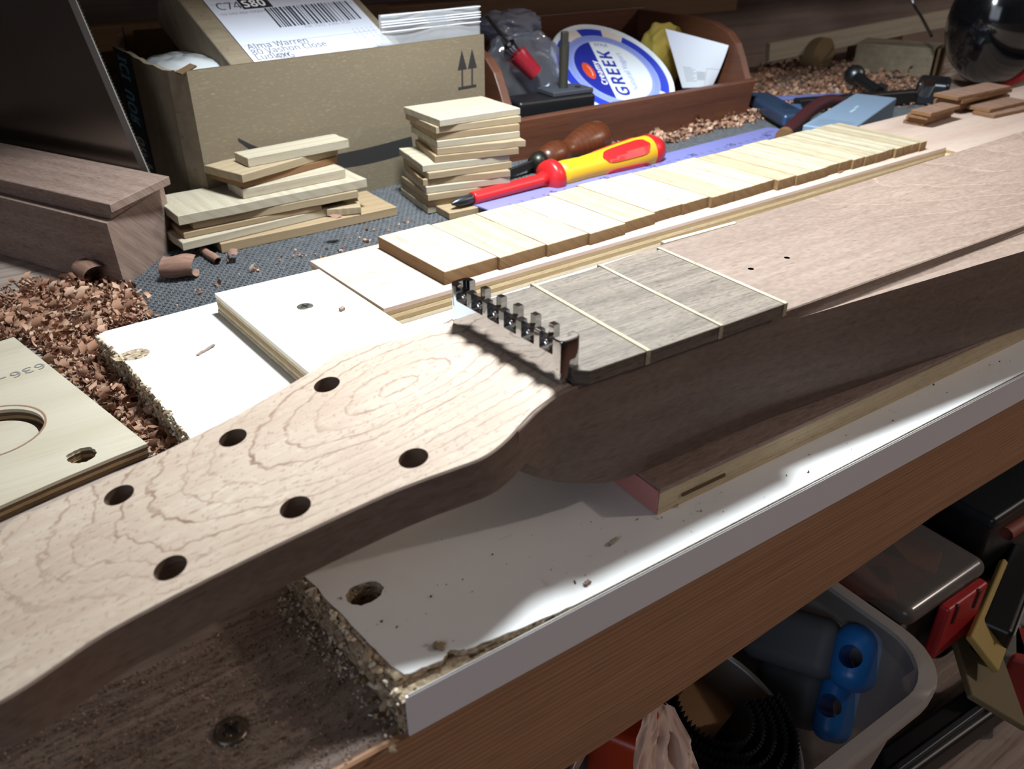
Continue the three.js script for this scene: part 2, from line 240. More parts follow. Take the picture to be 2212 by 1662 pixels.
/* ------------------------------------------------------------------ white laminated board */
{
  const R = rng(5), L = [[0.0535, -0.1264], [0.0485, -0.19], [0.0445, -0.25], [0.0405, -0.30], [0.0365, -0.345], [0.0322, -0.3705], [0.036, -0.3733]];
  const jag = (P, n, amp) => { const o = []; for (let i = 0; i + 1 < P.length; i++) for (let k = 0; k < n; k++) { const t = k / n; o.push([mix(P[i][0], P[i + 1][0], t) + (R() - 0.5) * amp, mix(P[i][1], P[i + 1][1], t) + (R() - 0.5) * amp]); } o.push(P[P.length - 1]); return o; };
  const b = thing('laminate_board', 'white laminated chipboard shelf with crumbling cut end under the neck', 'board');
  const h1 = at(292, 766, 0.015), h2p = at(780, 1284, 0.015);
  const hole = ring(h2p.x, h2p.z, 0.0043, 22, 1, 0.12, rng(9)).map(([x, z]) => [x + Math.max(0, x - h2p.x) * 0.55, z]);
  const core = jag([[0.0545, -0.1322], ...L.slice(1)], 14, 0.0007).concat([[0.09, -0.3766], [1.15, -0.386], [1.15, -0.1266], [0.106, -0.1268], [0.088, -0.1286], [0.074, -0.1306], [0.0705, -0.133], [0.0675, -0.131], [0.0585, -0.1318]]);
  part(b, 'broken_front', prism([...jag([[0.0537, -0.1264], [0.0537, -0.1322]], 6, 0.0006), [0.0585, -0.1317], [0.0675, -0.1309], [0.0705, -0.1329], [0.074, -0.1305], [0.088, -0.1285], [0.106, -0.1267], [0.106, -0.1264]], 0.0003, 0.0122, { bevel: 0.0002, axis: 'n' }), M.chip, 'crumbled chipboard where the laminate broke off');
  part(b, 'chipboard_core', prism(core, 0, 0.0146, { bevel: 0.0002, holes: [hole], axis: 'n' }), M.chip, 'rough brown chipboard edge');
  const top = [[0.0572, -0.1318]].concat(jag([[0.0558, -0.136], ...L.slice(1)], 12, 0.0006), [[0.09, -0.3766], [1.15, -0.386], [1.15, -0.1266], [0.115, -0.1266], [0.106, -0.1267]], jag([[0.104, -0.1269], [0.088, -0.1282], [0.074, -0.1300], [0.0705, -0.1324], [0.0675, -0.1305], [0.0585, -0.1312]], 6, 0.0005));
  // keyhole of the fitting at the cut end
  part(b, 'top_laminate', prism(top, 0.0146, 0.015, { bevel: 0.00008, holes: [hole] }), M.mel, 'glossy white laminate skin');
  const band = [[0.0545, -0.1262], [0.0545, -0.1264], [1.15, -0.1264], [1.15, -0.1256], [0.0545, -0.1256]];
  part(b, 'front_edging', prism(band, 0.0002, 0.0143, { bevel: 0.0001 }), std({ color: 0xeae8ec, roughness: 0.5 }), 'grey white edging strip');
  part(b, 'edge_line', prism([[0.0552, -0.1262], [1.15, -0.1262], [1.15, -0.1258], [0.0552, -0.1258]], 0.0143, 0.0147, { bevel: 0.0001 }), std({ color: 0xa8a49c, roughness: 0.6 }));
  { const R2 = rng(55), cg = new THREE.IcosahedronGeometry(0.0006, 0), n = 900, im = new THREE.InstancedMesh(cg, std({ color: 0xffffff, roughness: 0.95 }), n), m = new THREE.Matrix4(), q = new THREE.Quaternion(), cc = new THREE.Color(); im.name = 'loose_crumbs'; im.userData.kind = 'stuff';
    for (let i = 0; i < n; i++) { const t = R2() * (L.length - 2), k = Math.floor(t), f = t - k, y = R2() < 0.25 ? 0.0143 + R2() * 0.0007 : R2() * 0.0146, sc = 0.4 + R2() * R2() * 1.8; q.setFromEuler(new THREE.Euler(R2() * 6, R2() * 6, R2() * 6)); m.compose(V3(mix(L[k][0], L[k + 1][0], f) - 0.0002 + (R2() - 0.5) * 0.0008, y, mix(L[k][1], L[k + 1][1], f)), q, V3(sc, sc * (0.5 + R2() * 0.6), sc * (0.6 + R2() * 1.6))); im.setMatrixAt(i, m); im.setColorAt(i, cc.setHex([0xa89478, 0xc4b296, 0x8a745c, 0xd4c8b4][Math.floor(R2() * 4)])); } b.add(im); }
  // slot that runs from the keyhole out of the end
  const e = at(252, 772, 0.015), kp = []; for (let i = 0; i <= 24; i++) { const a = -2.2 + i / 24 * 4.4; kp.push([h1.x + Math.cos(a) * 0.0058, h1.z + Math.sin(a) * 0.0050]); } kp.push([e.x - 0.0012, e.z + 0.0036], [e.x - 0.0022, e.z - 0.0022]);
  part(b, 'fitting_hole', prism(kp, 0.0140, 0.01506, { bevel: 0.00003, axis: 'n' }), M.chip, 'brown keyhole mark of an old fitting');
}

/* ------------------------------------------------------------------ plywood */
function plywood(name, label, pts, y0, y1, face, seed, mats, endMat) {
  const b = thing(name, label, 'plywood'), n = mats.length, R = rng(seed);
  for (let i = 0; i < n; i++) { const a = y0 + (y1 - y0) * i / n, z = y0 + (y1 - y0) * (i + 1) / n, ins = i === n - 1 || i === 0 ? 0 : 0.00015 + R() * 0.0002; const c = pts.reduce((s, p) => [s[0] + p[0] / pts.length, s[1] + p[1] / pts.length], [0, 0]); const P = pts.map(([x, q]) => [x + Math.sign(c[0] - x) * ins, q + Math.sign(c[1] - q) * ins]); part(b, 'veneer_layer', prism(P, a, z, { bevel: 0.00012, ou: R(), ov: R() }), i === n - 1 ? face : mats[i]); }
  return b;
}
plywood('plywood_board', 'pale plywood offcut with a screw and a chip on top', [[0.0832, -0.3636], [0.1338, -0.3640], [0.1432, -0.226], [0.0938, -0.226]], 0.015, 0.025, M.ply, 71, [M.layerA, M.layerC, M.layerB, M.layerC, M.layerC]);
plywood('plywood_board', 'long pinkish plywood board carrying the row of strips', [[0.1342, -0.3764], [0.1394, -0.3056], [0.585, -0.3245], [0.598, -0.3248], [0.601, -0.218], [1.1, -0.224], [1.1, -0.4265]], 0.015, 0.025, M.pinkply, 73, [M.layerA, M.layerB, M.layerC, M.layerB, M.layerA]);
{ const b = plywood('plywood_board', 'plywood strip with red painted end beneath the neck', [[0.1508, -0.1422], [1.1, -0.139], [1.1, -0.205], [0.1508, -0.2055]], 0.015, 0.025, M.mahog, 79, [M.layerC, M.layerA, M.layerC, M.layerA, M.layerC, M.mahog]);
  part(b, 'painted_end', xf(BX(0.0005, 0.0088, 0.0625, 0.0001), 0.1505, 0.0198, -0.1738), std({ color: 0xb07672, roughness: 0.8 }), 'dusty red painted end');
  part(b, 'core_gap', xf(BX(0.019, 0.0011, 0.0006, 0.0001), 0.170, 0.0187, -0.1420), M.layerDark, 'brown void in the plywood edge'); }
{ // screw and chips on the first plywood offcut
  const s = at(659, 662, 0.025), g = thing('wood_screw', 'countersunk steel screw flush in the pale plywood', 'screw', V3(s.x, 0.0248, s.z)); part(g, 'head', lathe([[0.0001, 0.0003], [0.003, 0.0004], [0.0036, 0.0002], [0.0036, -0.0006]], 24), std({ color: 0x77746a, metalness: 0.8, roughness: 0.45 })); for (const r of [0.2, 1.77]) part(g, 'drive_slot', xf(BX(0.004, 0.0004, 0.0009, 0.0001), 0, 0.0004, 0, 0, r, 0), M.black);
  const c = at(739, 671, 0.025); solo('wood_chip', xf(grainUV(BX(0.0024, 0.0016, 0.0019, 0.0003)), 0, 0.0008, 0, 0.1, 0.4, 0.1), M.mahog, 'tiny brown wood chip on the pale plywood', 'wood chip', V3(c.x, 0.025, c.z));
}

/* ------------------------------------------------------------------ pale strips in a row (fingerboard pieces) */
const ORD = ['first', 'second', 'third', 'fourth', 'fifth', 'sixth', 'seventh', 'eighth', 'ninth', 'tenth', 'eleventh', 'twelfth'];
function stripLabel(i) { return i === 0 ? 'widest pale strip with grey streaks, first in the row' : i === 22 ? 'narrowest pale strip closing the row on the plywood' : i < 12 ? ORD[i] + ' pale strip counted from the widest strip of the row' : ORD[22 - i] + ' pale strip counted from the narrowest strip of the row'; }
{
  const a0 = V3(0.1742, 0.025, -0.3135), dir = V3(0.9996, 0, -0.0285).normalize(), back = V3(-dir.z * -1, 0, -dir.x); let s = 0, w = 0.0309; const R = rng(31), turn = Math.atan2(-dir.z, dir.x);
  for (let i = 0; i < 23; i++) {
    const len = 0.0595 + i * 0.00055 + (R() - 0.5) * 0.002, off = [0.0, 0.0004, 0.0002, 0.0003, -0.0025, -0.0052][i] ?? -0.0045 + (R() - 0.5) * 0.0028, th = 0.0064 + (R() - 0.5) * 0.0002;
    const c = a0.clone().addScaledVector(dir, s + w / 2).addScaledVector(V3(-0.07, 0, -0.9975), len / 2 - off);
    const g = roughSlab(w - 0.0002, th, len, 300 + i, 0.0003, { axis: 'z', ou: R() * 3, ov: R() * 3, bevel: 0.00025 });
    solo('fretboard_strip', g, [[M.streaky, M.streakyB, M.streakyC][i % 3 === 0 ? 0 : Math.floor(R() * 3)], M.endgrain], stripLabel(i), 'wood strip', c, turn + 0.045, 'pale strips in the row');
    s += w; w *= 0.9439;
  }
}

/* ------------------------------------------------------------------ the guitar neck */
const TILT = 10 * Math.PI / 180, NX = 0.1196, TOP = 0.066;
const headTex = tex(1024, 512, (u, v) => {                           // u: x from -0.04 to 0.13, v: z from -0.225 to -0.135; flat-sawn growth rings cut into nested contours
  const x = mix(-0.04, 0.13, u), z = mix(-0.225, -0.135, v), wob = (fbm(x * 55, z * 55, 201, 0, 0, 3) - 0.5) * 0.08 + (fbm(x * 420, z * 420, 209, 0, 0, 2) - 0.5) * 0.026;
  const ex = (x - 0.088) / 0.135, ez = (z + 0.187) / (z > -0.187 ? 0.055 : 0.075), d = Math.sqrt(ex * ex + ez * ez) + wob * (0.6 + Math.abs(ex));
  const r = (d * 15 + 0.15) % 1, line = d < 0.82 ? sstep(0.80, 0.90, r) * (1 - sstep(0.93, 0.99, r)) * (0.35 + 0.9 * vn(x * 400, z * 400, 231)) * (0.4 + 0.9 * h2(Math.floor(d * 15 + 0.15), 3, 7)) : 0;
  const st = fbm(x * 60, z * 1100, 203, 0, 0, 3) - 0.5, fl = vn(x * 900 + z * 300, z * 1900, 205), fl2 = vn(x * 420 - z * 160, z * 900, 207);
  let c = mix3([198, 181, 163], [178, 154, 136], clamp(0.4 + st * 0.9 + (r - 0.5) * 0.16));
  c = mix3(c, [112, 84, 67], line * 0.6); c = mix3(c, [130, 106, 90], sstep(0.7, 0.95, fl) * 0.45); c = mix3(c, [210, 196, 176], sstep(0.68, 0.92, fl2) * 0.4);
  return mix3(c, [166, 140, 122], clamp(fbm(x * 30, z * 45, 233, 0, 0, 3) * 1.4 - 0.35) * 0.6);
}, 0.17, 0.09);
const bodyTex = tex(2048, 512, (u, v) => {                           // u: x from 0.1 to 0.7, v: z from -0.26 to -0.13
  const x = mix(0.1, 0.7, u), z = mix(-0.26, -0.13, v), wob = (fbm(x * 40, z * 60, 211, 0, 0, 4) - 0.5);
  const p = (x - 0.36) * 1.0 - Math.pow((z + 0.222) * 26, 2) * 0.055 + wob * 0.03, r = ((p * 22) % 1 + 1) % 1, on = sstep(0.27, 0.36, x);
  const st = fbm(x * 26, z * 420, 213, 0, 0, 3) - 0.5, pr = vn(x * 260, z * 2600, 215), lo = fbm(x * 14, z * 24, 217, 0, 0, 3) - 0.5, fl = vn(x * 500, z * 1300, 219);
  let c = mix3([130, 111, 99], [108, 90, 79], clamp(0.45 + st * 0.7 + lo * 0.9)); c = mix3(c, [152, 132, 120], on * sstep(0.88, 0.97, r) * (1 - sstep(0.985, 1, r)) * 0.6); c = mix3(c, [104, 84, 74], on * sstep(0.6, 0.88, r) * 0.22);
  c = mix3(c, [94, 66, 54], sstep(0.76, 0.95, pr) * 0.4); const f = (fl - 0.5) * 14; return [c[0] + f, c[1] + f, c[2] + f];
}, 0.6, 0.13);
{
  const neck = thing('guitar_neck', 'unfinished mahogany guitar neck blank with tilted six-hole headstock', 'guitar neck');
  const headMat = std({ map: headTex, roughness: 0.6, bumpMap: headTex, bumpScale: 0.00006 }), bodyMat = std({ map: bodyTex, roughness: 0.6, bumpMap: bodyTex, bumpScale: 0.00006 });
  bodyTex.wrapT = THREE.MirroredRepeatWrapping; bodyTex.wrapS = THREE.MirroredRepeatWrapping;
  // headstock, flat in its own plane, then tilted
  const mm = [[117, -151.4], [108.6, -149.7], [103.6, -147.8], [98.1, -145.5], [92.4, -143.9], [87.7, -143.7], [82.0, -145.0], [74, -147.0], [66, -148.6], [50, -150.5], [33, -152], [10, -153.2], [-2.8, -153], [-10.1, -151.6], [-17, -150.4], [-23, -150.1], [-28, -151.5], [-31, -156], [-30, -163], [-25.5, -180], [-20.5, -195], [-17, -204], [-14.4, -208.6], [-10.3, -210.2], [-5.9, -209.4], [19.5, -208.6], [46.3, -209.8], [71.5, -213.8], [80, -216], [84.5, -216.3], [89, -215.0], [97.5, -210.5], [110.3, -207.1], [117, -206.1]];
  const curve = new THREE.CatmullRomCurve3(mm.map(([x, z]) => V3((x / 1000 - NX) / Math.cos(TILT), 0, z / 1000)), false, 'centripetal').getPoints(150).map((p) => [p.x, p.z]);
  curve.push([0.003, -0.2055], [0.003, -0.1518]);
  const holesPx = [[893, 990], [638, 1096], [368, 1227], [706, 831], [503, 946], [257, 1070]], nrm = V3(-Math.sin(TILT), Math.cos(TILT), 0), hp0 = V3(NX, TOP, -0.152);
  const holes = holesPx.map(([a, b]) => { const p = onPlane(a, b, hp0, nrm); return ring((p.x - NX) / Math.cos(TILT), p.z, 0.00435, 36); });
  let hg = prism(curve, -0.013, 0, { bevel: 0.0005, holes });
  { const p = hg.attributes.position, uv = hg.attributes.uv; for (let i = 0; i < p.count; i++) { const side = Math.abs(hg.attributes.normal.getY(i)) < 0.5; uv.setXY(i, p.getX(i) * Math.cos(TILT) + NX + 0.04, side ? 0.078 + p.getY(i) * 0.7 : p.getZ(i) + 0.225); if (side) uv.setXY(i, p.getX(i) + NX + 0.04, 0.05 + p.getY(i)); } }
  const h = part(neck, 'headstock', hg, [headMat, bodyMat], 'headstock with contour grain and six tuner holes'); h.position.set(NX, TOP, 0); h.rotation.z = TILT;
  // body with the rounded heel, the near ledge and the flare
  const heel = [[0.1012, 0.0495], [0.1025, 0.0475], [0.1045, 0.0452], [0.109, 0.041], [0.114, 0.0368], [0.1195, 0.0333], [0.129, 0.0292], [0.137, 0.0265], [0.145, 0.0252]];
  const xs = heel.map((q) => q[0]).concat([0.16, 0.185, 0.205, 0.2133, 0.23, 0.26, 0.30, 0.334, 0.40, 0.5, 0.7, 1.1]);
  const bot = (x) => { for (let i = 0; i + 1 < heel.length; i++) if (x <= heel[i + 1][0]) { const t = (x - heel[i][0]) / (heel[i + 1][0] - heel[i][0]); return mix(heel[i][1], heel[i + 1][1], t); } return 0.025; };
  const ho = [[0.1012, -0.1464], [0.1036, -0.1472], [0.1086, -0.1491], [0.114, -0.1506], [0.1195, -0.1512]];
  const zo = (x) => x < 0.1195 ? (() => { for (let i = 0; i + 1 < ho.length; i++) if (x <= ho[i + 1][0]) return mix(ho[i][1], ho[i + 1][1], (x - ho[i][0]) / (ho[i + 1][0] - ho[i][0])); return -0.1512; })() : x < 0.195 ? -0.1512 : x < 0.2133 ? mix(-0.1512, -0.1500, (x - 0.195) / 0.0183) : -0.1500 + (x - 0.2133) * 0.0795;
  const zf = (x) => x < 0.219 ? mix(-0.2058, -0.2172, (x - 0.1) / 0.119) : mix(-0.2172, -0.236, (x - 0.219) / 0.31);
  const rows = xs.map((x) => {
    const t = x < NX + 0.001 ? TOP - (NX - x) * Math.tan(TILT) - 0.0004 : TOP, b = bot(x), ch = mix(0.005, 0.0012, sstep(0.10, 0.16, x)), o = zo(x), w = x < 0.195 ? 0 : Math.max(0, o + 0.1512), ly = Math.min(t - 0.0008, 0.0622), zi = x < 0.1195 ? o : -0.1512, f = zf(x), ins = 0;
    return [[x, t, f + ins], [x, t, zi - 0.0004 - ins], [x, t - 0.0004, zi - ins], [x, mix(t, ly, 0.75), zi - 0.0002 + w * 0.06 - ins], [x, ly - 0.0004, zi + w * 0.4 - ins], [x, ly + 0.0001, o - 0.0002 + w * 0.0 - ins], [x, ly - 0.0012, o - ins], [x, Math.max(b + ch, Math.min(ly - 0.002, b + ch)), o - ins], [x, b + ch * 0.3, o - ch * 0.3 - ins], [x, b, o - ch - ins], [x, b, f + ch + ins], [x, b + ch, f + ins]];
  });
  let bg = loft(rows, true, 0.5);
  for (const [a, b] of [[1622, 581], [1700, 557]]) { const p = at(a, b, TOP); bg = cut(bg, xf(CYL(0.0011, 0.012, 16), p.x, TOP - 0.002, p.z)); }
  bg = grainUV(bg, 'x'); { const p = bg.attributes.position, n = bg.attributes.normal, uv = bg.attributes.uv; for (let i = 0; i < p.count; i++) uv.setXY(i, p.getX(i) - 0.1, Math.abs(n.getY(i)) > 0.5 ? p.getZ(i) + 0.26 : p.getY(i) * 1.0 + p.getX(i) * 0.02); }
  part(neck, 'neck_body', bg, bodyMat, 'long mahogany neck with a stepped near edge');
  // pale sliver standing in for the lit highlight along the far edge
  part(neck, 'edge_highlight_strip', prism([[0.2175, -0.2172], [0.2575, -0.2176], [0.258, -0.2195], [0.2178, -0.2196]], 0.062, 0.0664, { bevel: 0.0002 }), M.pale, 'pale strip standing in for the highlight on the far edge');
  // fingerboard pieces with pale inlay strips standing between them
  const X = [0.1234, 0.1468, 0.1482, 0.1755, 0.1769, 0.2038, 0.2052], near = (x) => -0.1497 + (x - 0.12) * 0.008, far = (x) => -0.2040 - (x - 0.12) * 0.02, y1 = TOP + 0.0044;
  for (const [i, j] of [[0, 1], [2, 3], [4, 5]]) { const a = X[i], b = X[j]; const P = i === 0 ? [[a + 0.0035, near(a)], [b, near(b)], [b, far(b)], [a, far(a)], [a, near(a) - 0.0028]] : [[a, near(a) + 0.0002], [b, near(b)], [b, far(b)], [a, far(a)]]; part(neck, 'fingerboard_piece', prism(P.reverse(), TOP, y1, { bevel: 0.00018, ou: i * 0.31, ov: i * 0.17 }), M.rosewood, 'dark grey brown fingerboard piece'); }
  for (const i of [1, 3, 5]) { const a = X[i], b = X[i + 1], e = i === 5 ? 0.001 : 0; part(neck, 'inlay_strip', prism([[a, far(a) - 0.0015], [b, far(b) - 0.0015], [b, near(b) + 0.0003], [a, near(a) + 0.0003]].reverse(), TOP, y1 + 0.0003, { bevel: 0.00015, axis: 'z' }), M.streakyB, 'thin pale strip standing between the dark pieces'); }
}

/* ------------------------------------------------------------------ chrome string nut */
{
  const A = V3(0.1200, 0, -0.1530), B = V3(0.1158, 0, -0.2050), d = B.clone().sub(A), L = d.length() - 0.0005, Wd = 0.0074, H = 0.0133;
  const dir = d.clone().normalize(), side = V3(-dir.z, 0, dir.x);   // side points to +x
  const s = new THREE.Shape(), r = Wd / 2 - 0.0002; const corner = 0.0024;
  const hx = L / 2, hz = Wd / 2; s.moveTo(-hx + corner, -hz); s.lineTo(hx - corner, -hz); s.quadraticCurveTo(hx, -hz, hx, -hz + corner); s.lineTo(hx, hz - corner); s.quadraticCurveTo(hx, hz, hx - corner, hz); s.lineTo(-hx + corner, hz); s.quadraticCurveTo(-hx, hz, -hx, hz - corner); s.lineTo(-hx, -hz + corner); s.quadraticCurveTo(-hx, -hz, -hx + corner, -hz);
  let g = new THREE.ExtrudeGeometry(s, { depth: H - 0.0008, bevelEnabled: true, bevelThickness: 0.0004, bevelSize: 0.0004, bevelOffset: -0.0004, bevelSegments: 3, curveSegments: 10 }); g.rotateX(-Math.PI / 2); g.translate(0, 0.0004, 0);
  const n = 6, endPost = 0.0036, pitch = (L - 2 * endPost + 0.0022) / n, sw = pitch - 0.0022, floorY = 0.0083;
  for (let i = 0; i < n; i++) { const cx = -L / 2 + endPost + sw / 2 + i * pitch; g = cut(g, xf(BX(sw, 0.02, 0.02, 0.0004), cx, floorY + 0.01, 0)); }
  g = cut(g, xf(BX(L - 0.0036, 0.02, 0.0030, 0.0002), 0, 0.0103 + 0.01, 0));
  for (let i = 0; i < n; i++) { const cx = -L / 2 + endPost + sw / 2 + i * pitch; g = cut(g, xf(CYL(0.0021, 0.003, 20), cx, floorY + 0.0007, 0)); }
  const nut = thing('string_nut', 'polished chrome string nut with seven notched posts across the neck', 'string nut', V3((A.x + B.x) / 2, TOP, (A.z + B.z) / 2).addScaledVector(side, Wd / 2 - 0.0003), Math.atan2(-dir.z, dir.x));
  part(nut, 'nut_body', toCreasedNormals(g, 0.6), M.chrome, 'mirror chrome bar with square notches');
  for (let i = 0; i < n; i++) { const cx = -L / 2 + endPost + sw / 2 + i * pitch; const q = part(nut, 'clamp_screw', lathe([[0.0001, 0.0004], [0.0010, 0.0006], [0.0018, 0.0002], [0.0019, -0.0006]], 20), M.chrome, 'round screw in the notch floor'); q.position.set(cx, floorY - 0.0002, 0); }
}
/* ------------------------------------------------------------------ perforated rubber mat */
{
  const g = thing('rubber_mat', 'grey perforated rubber router mat lying on the bench', 'mat');
  const x0 = 0.0605, x1 = 0.82, z0 = -0.535, z1 = -0.388;
  part(g, 'mat_base', prism([[x0, z0], [x1, z0], [x1, z1], [x0, z1]], 0.0001, 0.0007, { bevel: 0 }), std({ color: 0x101113, roughness: 0.9 }));
  const p = 0.0034, row = p * 0.8, nx = Math.floor((x1 - x0) / p), nz = Math.floor((z1 - z0) / row);
  const s = new THREE.Shape(); const hw = p * 0.5, hh = row * 0.5; s.moveTo(-hw, -hh); s.lineTo(hw, -hh); s.lineTo(hw, hh); s.lineTo(-hw, hh); const hole = new THREE.Path(); hole.absellipse(0, 0, p * 0.33, row * 0.36, 0, Math.PI * 2, true); s.holes.push(hole);
  const cell = new THREE.ExtrudeGeometry(s, { depth: 0.0014, bevelEnabled: true, bevelThickness: 0.0005, bevelSize: 0.00025, bevelOffset: -0.0002, bevelSegments: 1, curveSegments: 4 }); cell.rotateX(-Math.PI / 2);
  const im = new THREE.InstancedMesh(cell, std({ color: 0x56585b, roughness: 0.8 }), nx * nz); im.name = 'perforated_mesh'; im.userData.kind = 'stuff'; const R = rng(41), m = new THREE.Matrix4(), q = new THREE.Quaternion(), col = new THREE.Color();
  let k = 0; for (let j = 0; j < nz; j++) for (let i = 0; i < nx; i++) { q.setFromEuler(new THREE.Euler((R() - 0.5) * 0.12, (R() - 0.5) * 0.1, (R() - 0.5) * 0.12)); m.compose(V3(x0 + (i + 0.5 + (j % 2) * 0.5) * p, 0.0009 + R() * 0.0003, z0 + (j + 0.5) * row), q, V3(1, 1, 1)); im.setMatrixAt(k, m); const c = 0.85 + R() * 0.3; im.setColorAt(k, col.setRGB(c, c, c)); k++; }
  g.add(im);
}
const MAT = 0.003;
/* ------------------------------------------------------------------ mahogany block with thin boards on top */
{
  const a = V3(0.0588, 0, -0.4508), b = V3(0.0988, 0, -0.4985), la = V3(0.0102, 0, -0.547);
  const dir = la.clone().sub(a).normalize(), L = 0.24, far = b.clone().addScaledVector(dir, L), near = a.clone().addScaledVector(dir, L);
  const top = (q, o) => [q.x + o[0], q.z + o[1]];
  // foot a little narrower than the head, so the near face leans
  const rows = [];
  for (const [y, in0] of [[0.0005, 0.0], [0.0375, -0.0012]]) rows.push([[a.x + in0 + 0.0, y, a.z + in0 * 0.5], [b.x + in0, y, b.z], [far.x, y, far.z], [near.x, y, near.z]]);
  const g = grainUV(loft(rows, true, 0.2), 'x', 0.1, 0.2); { const p = g.attributes.position, uv = g.attributes.uv; for (let i = 0; i < p.count; i++) { const q = V3(p.getX(i) - a.x, 0, p.getZ(i) - a.z), u = q.dot(dir), w = q.dot(V3(-dir.z, 0, dir.x)); uv.setXY(i, u, w + p.getY(i)); } }
  solo('wood_block', g, M.mahog, 'thick mahogany block lying under two thin boards', 'wood block');
  const plank = (i, y0, y1, a2, b2, L2, lab) => { const d2 = dir, n2 = a2.clone().addScaledVector(d2, L2), f2 = b2.clone().addScaledVector(d2, L2); const geo = prism([[a2.x, a2.z], [b2.x, b2.z], [f2.x, f2.z], [n2.x, n2.z]], y0, y1, { bevel: 0.0003, ou: i, ov: i * 0.3 }); const p = geo.attributes.position, uv = geo.attributes.uv; for (let k = 0; k < p.count; k++) { const q = V3(p.getX(k) - a2.x, 0, p.getZ(k) - a2.z); uv.setXY(k, q.dot(d2) + i, q.dot(V3(-d2.z, 0, d2.x)) + p.getY(k)); } solo('thin_board', geo, M.mahog, lab, 'board'); };
  plank(1.3, 0.0375, 0.0418, a.clone().add(V3(0.0022, 0, -0.006)), b.clone().add(V3(-0.004, 0, 0.004)), L, 'thin mahogany board between the block and the top board');
  plank(2.1, 0.0419, 0.0465, at(237, 442, 0.0465), at(365, 381, 0.0465), L, 'wider thin mahogany board topping the block stack');
}
/* ------------------------------------------------------------------ hand saw leaning behind the block */
{
  const p0 = V3(0.104, 0, -0.508), dir = V3(-0.452, 0, -0.892).normalize(), n = V3(-dir.z, 0, dir.x);
  const P = (a, b) => onPlane(a, b, p0, n), loc = (v) => [v.clone().sub(p0).dot(dir), v.y];
  const t0 = loc(P(143, -60)), t1 = loc(P(338, 400)), g = thing('hand_saw', 'polished steel hand saw blade with toothed edge beside the box', 'saw');
  const toL = 0.42, teeth = [], N = 62; for (let i = 0; i <= N; i++) { const k = i / N; teeth.push([mix(t0[0], t1[0], k), mix(t0[1], t1[1], k)]); if (i < N) teeth.push([mix(t0[0], t1[0], (i + 0.8) / N) + 0.0016, mix(t0[1], t1[1], (i + 0.8) / N)]); }
  const mk = (pts, d, off) => { const s = new THREE.Shape(pts.map(([x, y]) => new THREE.Vector2(x, y))); const q = new THREE.ExtrudeGeometry(s, { depth: d, bevelEnabled: false }); const m = new THREE.Matrix4().makeBasis(dir, V3(0, 1, 0), dir.clone().cross(V3(0, 1, 0))); m.setPosition(p0.clone().addScaledVector(n, off)); return q.applyMatrix4(m); };
  // local x runs away from the box, so the teeth sit at small x
  const b = [[t1[0] + 0.001, Math.max(0.001, t1[1] - 0.02)], ...teeth.reverse().map(([x, y]) => [-(-x) , y]), [toL, t0[1]], [toL, 0.001]];
  part(g, 'blade', mk(b, 0.0009, 0), std({ color: 0x9a9792, metalness: 1, roughness: 0.2 }), 'mirror-like blade');
  const e = 0.0075, band = [[t0[0] + 0.0012, t0[1]], [t0[0] + e, t0[1]], [t1[0] + e, t1[1]], [t1[0] + 0.0012, t1[1]]];
  part(g, 'ground_edge', mk(band, 0.0006, -0.0007), std({ color: 0x8d8883, metalness: 0.4, roughness: 0.6 }), 'dull ground band along the teeth');
}
